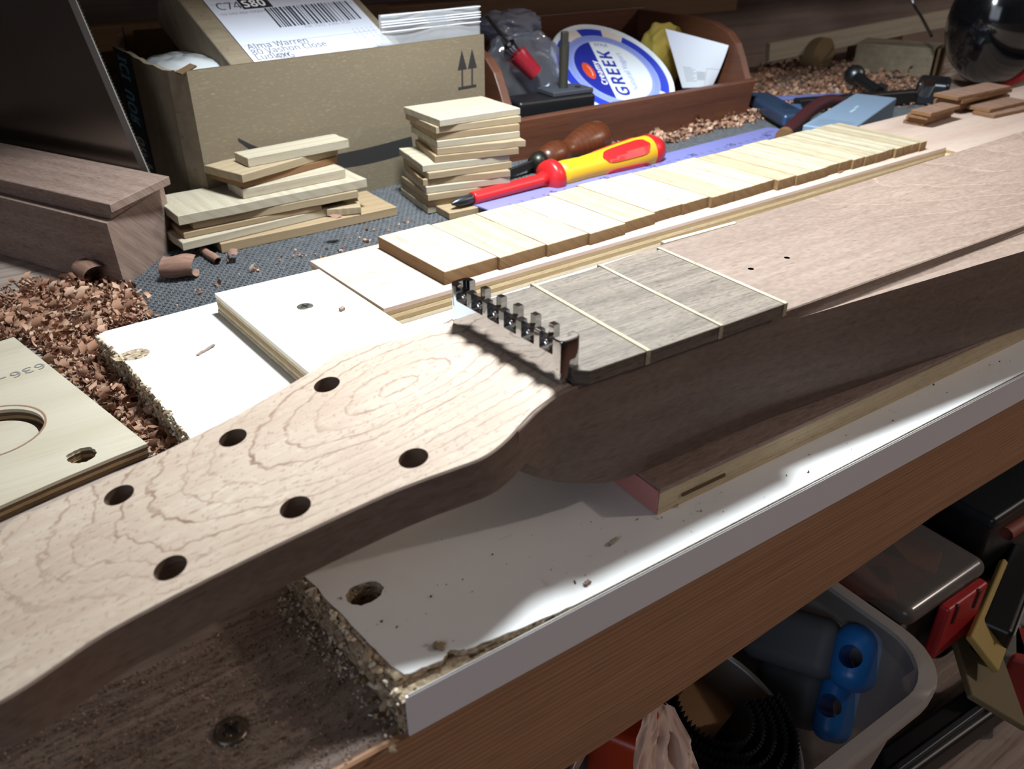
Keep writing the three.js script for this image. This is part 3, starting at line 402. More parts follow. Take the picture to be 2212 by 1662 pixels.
/* ------------------------------------------------------------------ offcut stack by the box */
function offcut(name, label, A, B, C, y, th, mat, seed, o = {}) { const r = rectFrom(at(...A, y), at(...B, y), at(...C, y)), g = roughSlab(r.L, th, Math.max(r.W, o.minW ?? 0), seed, o.amp ?? 0.0005, { ou: seed * 0.37, ov: seed * 0.113, axis: o.axis ?? 'x', bevel: 0.0003 }); const c = r.c.clone(); if (o.minW && r.W < o.minW) c.add(V3(-Math.sin(r.turn), 0, -Math.cos(r.turn)).multiplyScalar((o.minW - r.W) / 2)); c.y = y - th; return solo(name, g, mat, label, 'offcut', c, r.turn, o.group); }
{
  const Z = (x, y) => [340 + x / 4.096, 260 + y / 4.096], grp = 'pale offcuts beside the cardboard box';
  offcut('offcut_board', 'longest pale offcut lying lowest in the stack on the mat', Z(560, 1095), Z(2118, 765), Z(430, 900), 0.0088, 0.0058, M.paleC, 1, { group: grp, minW: 0.036 });
  offcut('offcut_board', 'short pale offcut poking out over the lowest board', Z(1500, 790), Z(1800, 765), Z(1470, 720), 0.0138, 0.0045, M.paleB, 2, { group: grp, minW: 0.035 });
  offcut('offcut_board', 'pale offcut tilted above the longest one', Z(222, 1085), Z(1692, 735), Z(200, 1010), 0.0138, 0.0048, M.pale, 3, { group: grp, minW: 0.034 });
  offcut('offcut_board', 'dusky pale offcut under the ragged board', Z(230, 1000), Z(1450, 745), Z(200, 940), 0.0174, 0.0034, M.paleC, 4, { group: grp, minW: 0.04 });
  offcut('offcut_board', 'pale offcut with a ragged near edge under the knotted one', Z(312, 898), Z(1775, 622), Z(280, 860), 0.0222, 0.0046, M.paleB, 5, { group: grp, minW: 0.034, amp: 0.001 });
  offcut('offcut_board', 'wide pale offcut with a brown knot carrying the small blocks', Z(172, 850), Z(1850, 515), Z(112, 652), 0.0280, 0.0056, M.pale, 6, { group: grp, axis: 'z', amp: 0.0008 });
  offcut('offcut_block', 'small pale block directly on the wide offcut', Z(752, 612), Z(1660, 430), Z(690, 560), 0.0338, 0.0057, M.pale, 7, { group: grp, minW: 0.022 });
  offcut('offcut_block', 'brown edged lath under the thick pale block', Z(757, 545), Z(1592, 318), Z(545, 430), 0.0380, 0.0041, M.brownpine, 8, { group: grp, minW: 0.02 });
  offcut('offcut_block', 'thick pale block second from the top of the stack', Z(747, 482), Z(1592, 238), Z(537, 366), 0.0430, 0.0049, M.paleB, 9, { group: grp });
  offcut('offcut_block', 'top pale block with a torn corner on the offcut stack', Z(797, 335), Z(1690, 165), Z(706, 276), 0.0486, 0.0055, M.pale, 10, { group: grp, amp: 0.0008 });
}
/* ------------------------------------------------------------------ tall stack of short boards */
{
  const Z = (x, y) => [840 + x / 5.541, 190 + y / 5.541], R = rng(77), grp = 'tall stack of short pale boards';
  const A = [[605, 385], [565, 470], [565, 548], [580, 640], [580, 725], [550, 818], [405, 930], [470, 1020], [400, 1100], [445, 1190], [465, 1282], [470, 1352], [465, 1432]];
  const B = [[1570, 240], [1577, 335], [1566, 432], [1570, 518], [1632, 622], [1556, 716], [1445, 800], [1472, 882], [1450, 985], [1450, 1062], [1455, 1132], [1457, 1195], [1455, 1270]];
  const look = ['clean topmost short board of the tall stack', 'short board second from the top of the tall stack', 'short board third from the top of the tall stack', 'short board fourth from the top of the tall stack', 'short board with a splintered right end, fifth from the top', 'short board with a dark speck, sixth from the top', 'short board pushed out to the left, seventh from the top', 'short board eighth from the top of the tall stack', 'short board with frayed left end, ninth from the top', 'short board tenth from the top of the tall stack', 'short board eleventh from the top of the tall stack', 'short board resting on the lowest one of the tall stack', 'lowest short board of the tall stack on the mat'];
  for (let i = 0; i < 13; i++) { const y = 0.0605 - i * 0.00442; const a = Z(...A[i]), b = Z(...B[i]); const pa = at(...a, y), pb = at(...b, y), d = pb.clone().sub(pa), L = d.length(); d.normalize(); const e = V3(d.z, 0, -d.x), W = 0.047 + (R() - 0.5) * 0.002, c = pa.clone().addScaledVector(d, L / 2).addScaledVector(e, W / 2); c.y = y - 0.0043; solo('short_board', roughSlab(L, 0.0043, W, 500 + i, i === 4 || i === 8 ? 0.0016 : 0.0006, { ou: R() * 3, ov: R() * 3, bevel: 0.0003 }), [M.pale, M.paleB, M.paleC][i % 3], look[i], 'board', c, Math.atan2(-d.z, d.x), grp); }
  offcut('short_board', 'loose short board at the foot of the tall stack', Z(720, 1500), Z(1120, 1420), Z(535, 1445), 0.0078, 0.0045, M.paleC, 31, { minW: 0.03 });
}
/* ------------------------------------------------------------------ cardboard box */
function bar(a, b, w, h, r = 0.0005) { const d = b.clone().sub(a), L = d.length(), x = d.clone().normalize(), z = V3(0, 1, 0).cross(x).negate().normalize(), y = z.clone().cross(x); const g = grainUV(BX(L, h, w, r)); const m = new THREE.Matrix4().makeBasis(x, y, z); m.setPosition(a.clone().add(b).multiplyScalar(0.5)); return g.applyMatrix4(m); }
const FL = V3(0.1257, 0, -0.5130), FR = V3(0.3443, 0, -0.5440), BD = FR.clone().sub(FL).normalize(), BB = V3(BD.z, 0, -BD.x), BL = V3(0.127, 0, -0.690), BRr = V3(0.354, 0, -0.712), BH = 0.0955;
{
  const box = thing('cardboard_box', 'open brown cardboard parcel box with double arrow print', 'box');
  const L = FR.distanceTo(FL), K = 6000, P = (px, py) => { const v = onPlane(px, py, FL, BB); return [v.clone().sub(FL).dot(BD) * K, (BH - v.y) * K]; };
  const print = canvasTex(Math.round(L * K), Math.round(BH * K), (g, w, h) => {
    const R = rng(7); g.fillStyle = '#6f6350'; g.fillRect(0, 0, w, h);
    for (let i = 0; i < 9000; i++) { g.fillStyle = R() < 0.5 ? 'rgba(120,95,62,0.10)' : 'rgba(205,180,140,0.10)'; g.fillRect(R() * w, R() * h, 2 + R() * 16, 1 + R() * 3); }
    g.strokeStyle = g.fillStyle = '#221f1e'; g.lineCap = 'butt';
    const arrow = (px, top) => { const b = P(px[0], px[1]), t = P(px[2], px[3]); g.lineWidth = 9; g.beginPath(); g.moveTo(...b); g.lineTo(...t); g.stroke(); g.beginPath(); g.moveTo(t[0], t[1] - 30); g.lineTo(t[0] - 26, t[1] + 52); g.lineTo(t[0] + 26, t[1] + 52); g.fill(); };
    arrow([999, 189, 998, 124]); arrow([1020, 186, 1020, 121]); g.lineWidth = 13; g.beginPath(); g.moveTo(...P(990, 193)); g.lineTo(...P(1029, 186)); g.stroke();
    // curved swoosh
    const up = [[514, 299], [560, 322], [620, 338], [690, 341], [727, 335], [800, 320], [889, 296]].map((q) => P(...q)), lo = [[893, 322], [882, 334], [800, 356], [734, 367], [680, 369], [610, 358], [555, 337], [515, 307]].map((q) => P(...q));
    g.beginPath(); g.moveTo(...up[0]); for (let i = 1; i < up.length; i++) { const m = [(up[i - 1][0] + up[i][0]) / 2, (up[i - 1][1] + up[i][1]) / 2]; g.quadraticCurveTo(...up[i - 1], ...m); } g.lineTo(...up[up.length - 1]); g.lineTo(...lo[0]); for (let i = 1; i < lo.length; i++) { const m = [(lo[i - 1][0] + lo[i][0]) / 2, (lo[i - 1][1] + lo[i][1]) / 2]; g.quadraticCurveTo(...lo[i - 1], ...m); } g.lineTo(...lo[lo.length - 1]); g.closePath(); g.fill();
  });
  const fg = new THREE.BoxGeometry(L, BH - 0.0005, 0.003), fm = new THREE.Mesh(fg, [M.card, M.card, M.cardBrown, M.card, std({ map: print, roughness: 0.85 }), M.card]); fm.name = 'front_panel'; fm.userData.label = 'front panel with arrows and a curved black stripe'; fm.position.copy(FL).addScaledVector(BD, L / 2).addScaledVector(BB, 0.0015).setY(BH / 2 + 0.0003); fm.rotation.y = Math.atan2(-BD.z, BD.x); box.add(fm);
  const wallOf = (pts, y1, t, seed, amp) => { // upright sheet along a polyline with a slightly torn rim
    const R = rng(seed), rows = [], n = pts.length, fine = []; for (let i = 0; i + 1 < n; i++) for (let k = 0; k < 6; k++) fine.push([mix(pts[i][0], pts[i + 1][0], k / 6), mix(pts[i][1], pts[i + 1][1], k / 6)]); fine.push(pts[n - 1]);
    fine.forEach(([x, z], i) => { const a = fine[Math.max(0, i - 1)], b = fine[Math.min(fine.length - 1, i + 1)], dx = b[0] - a[0], dz = b[1] - a[1], l = Math.hypot(dx, dz), nx = -dz / l * t, nz = dx / l * t, y = y1 + (R() - 0.5) * amp; rows.push([[x, 0.0005, z], [x, y, z], [x + nx, y, z + nz], [x + nx, 0.0005, z + nz]]); });
    return grainUV(loft(rows, true, 0.4), 'y');
  };
  part(box, 'side_panel', wallOf([[FL.x, FL.z], [0.1182, -0.5255], [0.1136, -0.5725], [0.1118, -0.6356], [BL.x, BL.z]], BH - 0.0005, 0.003, 3, 0.0022), M.card, 'creased side panel with a torn corner');
  part(box, 'side_panel', wallOf([[FR.x, FR.z], [BRr.x, BRr.z]], BH - 0.0005, -0.003, 5, 0.0006), M.card);
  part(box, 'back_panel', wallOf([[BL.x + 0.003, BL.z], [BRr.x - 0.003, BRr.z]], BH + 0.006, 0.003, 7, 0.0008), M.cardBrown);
  part(box, 'bottom_panel', prism([[FL.x + 0.004, FL.z - 0.004], [FR.x - 0.004, FR.z - 0.004], [BRr.x - 0.004, BRr.z + 0.004], [BL.x + 0.004, BL.z + 0.004]], 0.0005, 0.003, { bevel: 0.0002 }), M.card);
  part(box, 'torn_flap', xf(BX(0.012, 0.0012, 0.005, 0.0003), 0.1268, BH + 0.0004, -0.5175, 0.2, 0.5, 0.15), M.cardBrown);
  // printed navy tape on the side panel
  const tp = [[0.1131, -0.5912], [0.1121, -0.626], [0.1119, -0.635]], tape = canvasTex(1024, 256, (g, w, h) => { g.fillStyle = '#1d2840'; g.fillRect(0, 0, w, h); g.font = 'bold 120px sans-serif'; g.textBaseline = 'middle'; g.fillStyle = '#79c0e6'; g.fillText('ICI  UOR', 40, h * 0.66); g.fillStyle = '#c9c6d2'; g.fillText('on pr', 610, h * 0.66); g.font = '60px sans-serif'; });
  { const pos = [], uv = [], idx = [], n = 2, y0 = 0.004, y1 = BH + 0.0002, N = 12; for (let i = 0; i <= N; i++) for (let j = 0; j <= n; j++) { const [x, z] = tp[j], y = mix(y1, y0, i / N); pos.push(x - 0.0006, y, z); uv.push(i / N, j / n); }
    for (let i = 0; i < N; i++) for (let j = 0; j < n; j++) { const a = i * (n + 1) + j, b = a + 1, c = a + n + 1, d = c + 1; idx.push(a, b, c, b, d, c); } const g = new THREE.BufferGeometry(); g.setAttribute('position', new THREE.Float32BufferAttribute(pos, 3)); g.setAttribute('uv', new THREE.Float32BufferAttribute(uv, 2)); g.setIndex(idx); g.computeVertexNormals(); part(box, 'packing_tape', g, std({ map: tape, roughness: 0.35, side: THREE.DoubleSide }), 'dark blue printed packing tape'); }
}
/* ------------------------------------------------------------------ labelled parcel in the box */
{
  const t = 28 * Math.PI / 180, n = BB.clone().multiplyScalar(-Math.sin(t)).add(V3(0, Math.cos(t), 0)), p0 = FL.clone().setY(BH).addScaledVector(BB, 0.018).add(V3(0, -0.003, 0));
  const O = onPlane(548, 133, p0, n), X = onPlane(822, 58, p0, n), Yv = onPlane(438, 0, p0, n), e2 = Yv.clone().sub(O).normalize(), e1 = X.clone().sub(O).addScaledVector(e2, -X.clone().sub(O).dot(e2)).normalize(), nn = e1.clone().cross(e2).normalize();
  const W = 0.104, H = 0.100, lo = 0.008, K = 9000, q = (a, b) => { const v = onPlane(a, b, p0, n).sub(O); return [v.dot(e1) * K, (H - lo - v.dot(e2)) * K]; };
  const label = canvasTex(Math.round(W * K), Math.round(H * K), (g, w, h) => {
    g.fillStyle = '#c3c6d2'; g.fillRect(0, 0, w, h); g.strokeStyle = '#8a8a96'; g.lineWidth = 3;
    for (const a of [[454, 12, 660, -32], [470, 33, 690, -12], [527, 100, 800, 38]]) { const s = q(a[0], a[1]); g.beginPath(); g.moveTo(16, s[1]); g.lineTo(w - 16, s[1]); g.stroke(); }
    g.fillStyle = '#3a3a46'; const tx = (s, px, py, size, wt = '') => { const o = q(px, py); g.font = wt + size + 'px sans-serif'; g.fillText(s, o[0], o[1]); };
    tx('C74', 472, 23, 92, ''); { const o = q(524, 17); g.fillStyle = '#26262e'; g.fillRect(o[0], o[1] - 86, 190, 104); g.fillStyle = '#f0f0f4'; g.font = 'bold 92px sans-serif'; g.fillText('S80', o[0] + 12, o[1]); }
    g.fillStyle = '#8d8d9a'; tx('52 042 482 19SD/4GF TAC 600', 480, 35, 34);
    g.fillStyle = '#4a4a56'; tx('Alma Warren', 538, 108, 66); tx('80 Vashon Close', 547, 120, 66); tx('Ludlow', 556, 131, 66); tx('4XG', 600, 128, 66);
    { const s = q(605, 60), e = q(768, 28), R = rng(3), top = q(575, 18)[1]; let x = s[0]; while (x < e[0]) { const b = 4 + R() * 13; g.fillStyle = R() < 0.8 ? '#3b3b46' : '#85858f'; g.fillRect(x, top, b, s[1] - top); x += b + 4 + R() * 11; } g.fillStyle = '#8d8d9a'; tx('PM 7692 3386 9GB', 660, 61, 38); }
    { const R = rng(9); g.strokeStyle = '#a3a3b0'; g.lineWidth = 8; const s = q(760, 62); for (let i = 0; i < 9; i++) { const x = s[0] + (i % 5) * 34, y = s[1] + Math.floor(i / 5) * 130; g.setLineDash([14, 10, 26, 8]); g.beginPath(); g.moveTo(x, y); g.lineTo(x, y + 60 + R() * 70); g.stroke(); } g.setLineDash([]); }
  });
  const g = thing('small_parcel', 'small brown parcel with white address label tilted inside the box', 'parcel');
  const m = new THREE.Matrix4().makeBasis(e1, nn, e2.clone().negate()), c = O.clone().addScaledVector(e1, W / 2 - 0.004).addScaledVector(e2, H / 2 - lo);
  const cb = grainUV(BX(W + 0.022, 0.034, H + 0.008, 0.001)); cb.applyMatrix4(m.clone().setPosition(c.clone().addScaledVector(nn, -0.0174))); part(g, 'carton', cb, M.card);
  const lg = new THREE.PlaneGeometry(W, H); lg.rotateX(-Math.PI / 2); lg.applyMatrix4(m.clone().setPosition(O.clone().addScaledVector(e1, W / 2).addScaledVector(e2, H / 2 - lo).addScaledVector(nn, 0.0002))); part(g, 'address_label', lg, std({ map: label, roughness: 0.5 }), 'white printed address label');
}
{ // foil pouch and inner card in the left of the box
  const c = V3(0.1425, 0.083, -0.580), g = new THREE.SphereGeometry(1, 36, 20); { const p = g.attributes.position; for (let i = 0; i < p.count; i++) { const x = p.getX(i), y = p.getY(i), z = p.getZ(i), k = 1 + 0.16 * (vn(x * 3 + 5, z * 3 + 7, 9) - 0.5) + 0.10 * (vn(x * 8, z * 8, 19) - 0.5); p.setXYZ(i, Math.sign(x) * Math.pow(Math.abs(x), 0.8) * 0.023 * k, y * 0.012 * k, Math.sign(z) * Math.pow(Math.abs(z), 0.8) * 0.036 * k); } g.computeVertexNormals(); }
  solo('plastic_pouch', g, phy({ color: 0xf2f6f8, roughness: 0.08, metalness: 0.4, clearcoat: 1, clearcoatRoughness: 0.1 }), 'shiny clear plastic pouch in the box corner', 'pouch', c, 0.25);
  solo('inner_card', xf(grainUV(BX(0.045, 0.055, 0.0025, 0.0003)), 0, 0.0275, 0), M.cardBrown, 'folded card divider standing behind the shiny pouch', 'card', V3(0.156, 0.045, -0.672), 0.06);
  solo('dark_packet', xf(BX(0.05, 0.012, 0.06, 0.003), 0, 0.006, 0, 0.12, 0.3, 0), std({ color: 0x3a3c46, roughness: 0.35 }), 'dark plastic packet under the shiny pouch', 'packet', V3(0.152, 0.055, -0.615));
}
{ // zip bag behind the front panel
  const p0 = FL.clone().addScaledVector(BB, 0.0062), P = (a, b) => onPlane(a, b, p0, BB); const a = P(821, 33), b = P(1037, 22), top = a.clone(), w = b.clone().sub(a), L = Math.hypot(w.x, w.z);
  const g = thing('zip_bag', 'clear zip-lock bag sticking out behind the box front', 'bag', V3(a.x, 0.0, a.z), Math.atan2(-w.z, w.x)); const film = phy({ color: 0xeef0f4, roughness: 0.22, transmission: 0.75, thickness: 0, side: THREE.DoubleSide });
  const pg = new THREE.PlaneGeometry(L, 0.05, 30, 12); { const p = pg.attributes.position; for (let i = 0; i < p.count; i++) p.setZ(i, 0.0012 * Math.sin(p.getX(i) * 90 + p.getY(i) * 60) * 0.8 + 0.0006 * vn(p.getX(i) * 300, p.getY(i) * 200, 5)); pg.computeVertexNormals(); }
  part(g, 'film', xf(pg, L / 2, a.y - 0.025, 0), film, 'clear plastic film'); part(g, 'film', xf(pg.clone(), 0, 0, -0.0018), film);
  for (const k of [0.0005, 0.0042, 0.0058, 0.0074, 0.0105]) part(g, 'zip_ridge', xf(BX(L, 0.0007, 0.0007, 0.0003), L / 2, a.y - k, 0.0007), phy({ color: 0xf2f3f8, roughness: 0.25, transmission: 0.35, thickness: 0 }));
}
/* ------------------------------------------------------------------ wooden tray */
const TX0 = 0.366, TX1 = 0.636, TZ0 = -0.54, TZ1 = -0.70;
{
  const t = thing('wooden_tray', 'varnished brown wooden desk tray with curved ends', 'tray');
  const fs = new THREE.Shape([[TX0 - 0.006, 0.0005], [TX1 - 0.008, 0.0005], [TX1 + 0.0, 0.036], [TX0 - 0.006, 0.0325]].map(([x, y]) => new THREE.Vector2(x, y))); let fg = new THREE.ExtrudeGeometry(fs, { depth: 0.0065, bevelEnabled: true, bevelThickness: 0.0008, bevelSize: 0.0008, bevelOffset: -0.0008, bevelSegments: 2 }); fg.translate(0, 0, -0.0065); part(t, 'front_board', xf(grainUV(fg, 'x'), 0, 0, TZ0 + 0.001), M.tray, 'straight front board');
  const prof = [[TZ0 - 0.006, 0.0005], [TZ0 - 0.006, 0.034], [TZ0 - 0.016, 0.052], [TZ0 - 0.024, 0.0645], [TZ0 - 0.036, 0.0735], [TZ0 - 0.056, 0.0795], [TZ0 - 0.084, 0.0815], [TZ1, 0.0815], [TZ1, 0.0005]];
  for (const x of [TX0, TX1 - 0.004]) { const s = new THREE.Shape(prof.map(([z, y]) => new THREE.Vector2(-z, y))); let g = new THREE.ExtrudeGeometry(s, { depth: 0.0064, bevelEnabled: true, bevelThickness: 0.0008, bevelSize: 0.0008, bevelOffset: -0.0008, bevelSegments: 2 }); g.rotateY(Math.PI / 2); part(t, 'curved_end', xf(grainUV(g, 'z'), x, 0, 0), M.tray, 'end board with a rounded front corner'); }
  part(t, 'back_board', xf(grainUV(BX(TX1 - TX0, 0.083, 0.007, 0.0008)), (TX0 + TX1) / 2 + 0.004, 0.042, TZ1 - 0.004), M.tray); part(t, 'tray_floor', xf(grainUV(BX(TX1 - TX0 - 0.01, 0.004, 0.15, 0.0008)), (TX0 + TX1) / 2 + 0.002, 0.0025, -0.622), M.tray);
}
{ // yoghurt tub lying tilted in the tray
  const C0 = onPlane(1325, 153, V3(0, 0, -0.602), V3(0, 0, 1)), view = C0.clone().sub(EY).normalize(), upS = V3(0, 1, 0).addScaledVector(view, -view.y).normalize(), rtS = view.clone().cross(upS).normalize();
  const n = view.clone().multiplyScalar(-0.53).addScaledVector(rtS, 0.848 * 0.42).addScaledVector(upS, 0.848 * 0.907).normalize(), R = 0.0605;
  const on = (a, b) => onPlane(a, b, C0, n), u = on(1317, 130).sub(on(1351, 197)).normalize(), v = n.clone().cross(u).normalize();
  const g = thing('yoghurt_tub', 'blue and white yoghurt tub lid lying tilted in the tray', 'tub');
  const m = new THREE.Matrix4().makeBasis(u, n, v.clone().negate()); m.setPosition(C0);
  const art = canvasTex(1024, 1024, (c, w) => {
    const o = w / 2; const disc = (r, f) => { c.fillStyle = f; c.beginPath(); c.arc(o, o, r * o, 0, 7); c.fill(); };
    disc(1, '#dfe6f2'); c.save(); disc(0.95, '#2b3fc0'); c.fillStyle = '#e9dfd6'; for (const [a, b] of [[0.15, 0.55], [-0.75, -0.35], [2.1, 2.6]]) { c.beginPath(); c.moveTo(o, o); c.arc(o, o, 0.96 * o, a, b); c.fill(); }
    disc(0.8, '#93a2e4'); c.strokeStyle = '#7486d6'; c.lineWidth = 5; for (let i = 0; i < 60; i++) { const a = i / 60 * 6.283; c.strokeRect(o + Math.cos(a) * 0.735 * o - 12, o + Math.sin(a) * 0.735 * o - 12, 24, 24); }
    disc(0.655, '#dfe6ee'); c.save(); c.beginPath(); c.arc(o, o, 0.655 * o, 0, 7); c.clip(); c.fillStyle = '#27309a'; c.fillRect(0, 0, w, o * 0.80); c.restore();
    c.fillStyle = '#d8512f'; c.beginPath(); c.ellipse(o * 0.96, o * 0.545, 92, 48, -0.1, 0, 7); c.fill(); c.strokeStyle = '#f3c6b8'; c.lineWidth = 7; c.beginPath(); c.ellipse(o * 0.96, o * 0.545, 60, 22, -0.1, 0.4, 2.8); c.stroke();
    c.fillStyle = '#ffffff'; c.font = 'bold 74px sans-serif'; c.textAlign = 'center'; c.fillText('Creamy', o * 0.93, o * 0.775);
    c.fillStyle = '#27309a'; c.font = 'bold 168px sans-serif'; c.fillText('GREEK', o * 0.94, o * 1.10); c.font = '66px sans-serif'; c.fillStyle = '#6f82c4'; c.fillText('Natural Yogurt', o * 1.0, o * 1.29); c.save(); c.translate(o * 1.55, o * 1.0); c.rotate(Math.PI / 2); c.font = 'bold 46px sans-serif'; c.fillText('STYLE', 0, 0); c.restore(); c.restore();
  });
  const lid = lathe([[R * 0.96, -0.006], [R, -0.005], [R, 0.0012], [R * 0.985, 0.0022], [R * 0.965, 0.0012], [R * 0.96, 0.0]], 56); part(g, 'lid_rim', lid.applyMatrix4(m), std({ color: 0xe2eaf0, roughness: 0.35, side: THREE.DoubleSide }), 'white plastic rim');
  const top = new THREE.CircleGeometry(R * 0.962, 64); top.rotateX(-Math.PI / 2); top.translate(0, 0.0004, 0); part(g, 'lid_print', top.applyMatrix4(m), std({ map: art, roughness: 0.35 }), 'printed lid with large lettering');
  part(g, 'tub_body', lathe([[0.0001, -0.014], [R * 0.8, -0.014], [R * 0.88, -0.012], [R * 0.945, -0.003], [R * 0.945, 0.0]], 48).applyMatrix4(m), std({ color: 0xdfe6ea, roughness: 0.4, side: THREE.DoubleSide }));
}
function crumple(w, h, nx, ny, amp, seed, fn) { const g = new THREE.PlaneGeometry(w, h, nx, ny), p = g.attributes.position; for (let i = 0; i < p.count; i++) { const x = p.getX(i), y = p.getY(i), a = x / w, b = y / h; const z = amp * (fbm(a * 4 + 9, b * 4 + 3, seed, 0, 0, 3) - 0.5) * 2 + (fn ? fn(a, b) : 0); p.setZ(i, z); p.setX(i, x + amp * 0.7 * (vn(a * 5, b * 5, seed + 3) - 0.5)); p.setY(i, y + amp * 0.7 * (vn(a * 5, b * 5, seed + 7) - 0.5)); } g.computeVertexNormals(); return g; }
function pillow(rx, ry, rz, seed, amp = 0.2, f = 4) { const g = new THREE.SphereGeometry(1, 40, 26), p = g.attributes.position; for (let i = 0; i < p.count; i++) { const x = p.getX(i), y = p.getY(i), z = p.getZ(i), k = 1 + amp * (fbm(x * f + 11 + y * 2, z * f + 5 - y * 2, seed, 0, 0, 3) - 0.5) * 2; p.setXYZ(i, Math.sign(x) * Math.pow(Math.abs(x), 0.75) * rx * k, Math.sign(y) * Math.pow(Math.abs(y), 0.8) * ry * k, Math.sign(z) * Math.pow(Math.abs(z), 0.75) * rz * k); } g.computeVertexNormals(); return g; }
{
  const c = onPlane(1443, 140, V3(0, 0, -0.632), V3(0, 0, 1)); solo('yellow_bag', pillow(0.029, 0.031, 0.014, 21, 0.16, 3), std({ color: 0xb5a14a, roughness: 0.6 }), 'crumpled yellow plastic bag between tub and leaflet', 'bag', V3(c.x - 0.006, 0.0450, c.z - 0.006), 0.25);
  // folded white leaflet
  const z0 = V3(0.6, 0, -0.597), pts = [[1437, 62], [1574, 98], [1546, 186], [1474, 190]].map(([a, b]) => onPlane(a, b, z0, V3(-0.7, 0, 0.7).normalize())); const leaf = canvasTex(512, 512, (g, w, h) => { g.fillStyle = '#e6e9f2'; g.fillRect(0, 0, w, h); g.fillStyle = '#9aa0a8'; for (let i = 0; i < 9; i++) g.fillRect(70, h * 0.62 + i * 16, 90 + (i * 37) % 60, 5); for (let i = 0; i < 16; i++) g.fillRect(215 + i * 7, h * 0.68, 2 + (i * 5) % 4, 90); g.strokeStyle = '#8a9098'; g.lineWidth = 4; g.beginPath(); g.moveTo(340, h * 0.6); g.lineTo(340, h); g.moveTo(340, h * 0.6); g.lineTo(w, h * 0.6); g.stroke(); });
  const N = 14, pos = [], uv = [], idx = []; for (let j = 0; j <= N; j++) for (let i = 0; i <= N; i++) { const a = i / N, b = j / N, p = pts[0].clone().multiplyScalar((1 - a) * (1 - b)).addScaledVector(pts[1], a * (1 - b)).addScaledVector(pts[2], a * b).addScaledVector(pts[3], (1 - a) * b); p.z += 0.003 * Math.sin(a * 3.1) - 0.004 * b * b * a; pos.push(p.x, p.y, p.z); uv.push(a, 1 - b); } for (let j = 0; j < N; j++) for (let i = 0; i < N; i++) { const a = j * (N + 1) + i; idx.push(a, a + N + 1, a + 1, a + 1, a + N + 1, a + N + 2); }
  const lg = new THREE.BufferGeometry(); lg.setAttribute('position', new THREE.Float32BufferAttribute(pos, 3)); lg.setAttribute('uv', new THREE.Float32BufferAttribute(uv, 2)); lg.setIndex(idx); lg.computeVertexNormals(); solo('paper_leaflet', lg, std({ map: leaf, roughness: 0.7, side: THREE.DoubleSide }), 'folded white paper leaflet with small print standing in the tray', 'leaflet');
  // black base with an upright post
  const b = onPlane(1215, 236, V3(0, 0, -0.572), V3(0, 0, 1)), k = thing('clamp_base', 'black plastic base with an upright slotted metal post', 'clamp', V3(b.x, 0, b.z), -0.05); part(k, 'base', xf(BX(0.075, 0.036, 0.03, 0.003), -0.014, 0.0225, 0), M.blackPlastic); part(k, 'base_plate', xf(BX(0.04, 0.004, 0.026, 0.001), 0.002, 0.0425, 0), std({ color: 0x3c3e44, roughness: 0.4 })); part(k, 'post', xf(CYL(0.0038, 0.034, 16, 0.0042), 0, 0.061, 0), std({ color: 0x4c4b44, metalness: 0.6, roughness: 0.5 })); part(k, 'post_tip', xf(BX(0.0062, 0.012, 0.004, 0.001), 0, 0.082, 0), std({ color: 0x4c4b44, metalness: 0.6, roughness: 0.5 })); part(k, 'hole', xf(CYL(0.0026, 0.001, 16), 0.012, 0.0445, 0.004), M.black);
  // red handled driver in a clear bag
  const q0 = V3(0, 0, -0.60), a = onPlane(1052, 36, V3(0, 0, -0.64), V3(0, 0, 1)), f1 = onPlane(1100, 96, q0, V3(0, 0, 1)), f2 = onPlane(1116, 116, q0, V3(0, 0, 1)), e = onPlane(1157, 160, V3(0, 0, -0.592), V3(0, 0, 1)), s = thing('pin_vise', 'red handled hobby driver inside the clear plastic bag', 'hand tool'); part(s, 'shaft', between(CYL(0.0016, a.distanceTo(f1), 12), a, f1), M.steel); part(s, 'collar', between(CYL(0.0052, f1.distanceTo(f2), 20, 0.0042), f1, f2), M.chrome); part(s, 'handle', between(CYL(0.0085, f2.distanceTo(e), 10, 0.0068), f2, e), phy({ color: 0xa82434, roughness: 0.35, transmission: 0.15 }), 'red fluted handle');
  const bagC = onPlane(1160, 140, V3(0, 0, -0.598), V3(0, 0, 1)); const bag = solo('clear_bag', pillow(0.034, 0.030, 0.010, 33, 0.3, 4), phy({ color: 0xd8dce8, roughness: 0.12, transmission: 0.88, thickness: 0, side: THREE.DoubleSide }), 'crinkled clear plastic bag holding the red driver', 'bag', V3(bagC.x - 0.004, 0.052, bagC.z - 0.014), -0.2);
  solo('tray_bag', pillow(0.03, 0.012, 0.02, 39, 0.3, 4), phy({ color: 0xbfc4d6, roughness: 0.15, transmission: 0.6, thickness: 0, side: THREE.DoubleSide }), 'small folded clear bag above the red driver', 'bag', V3(0.443, 0.083, -0.66), 0.3);
}
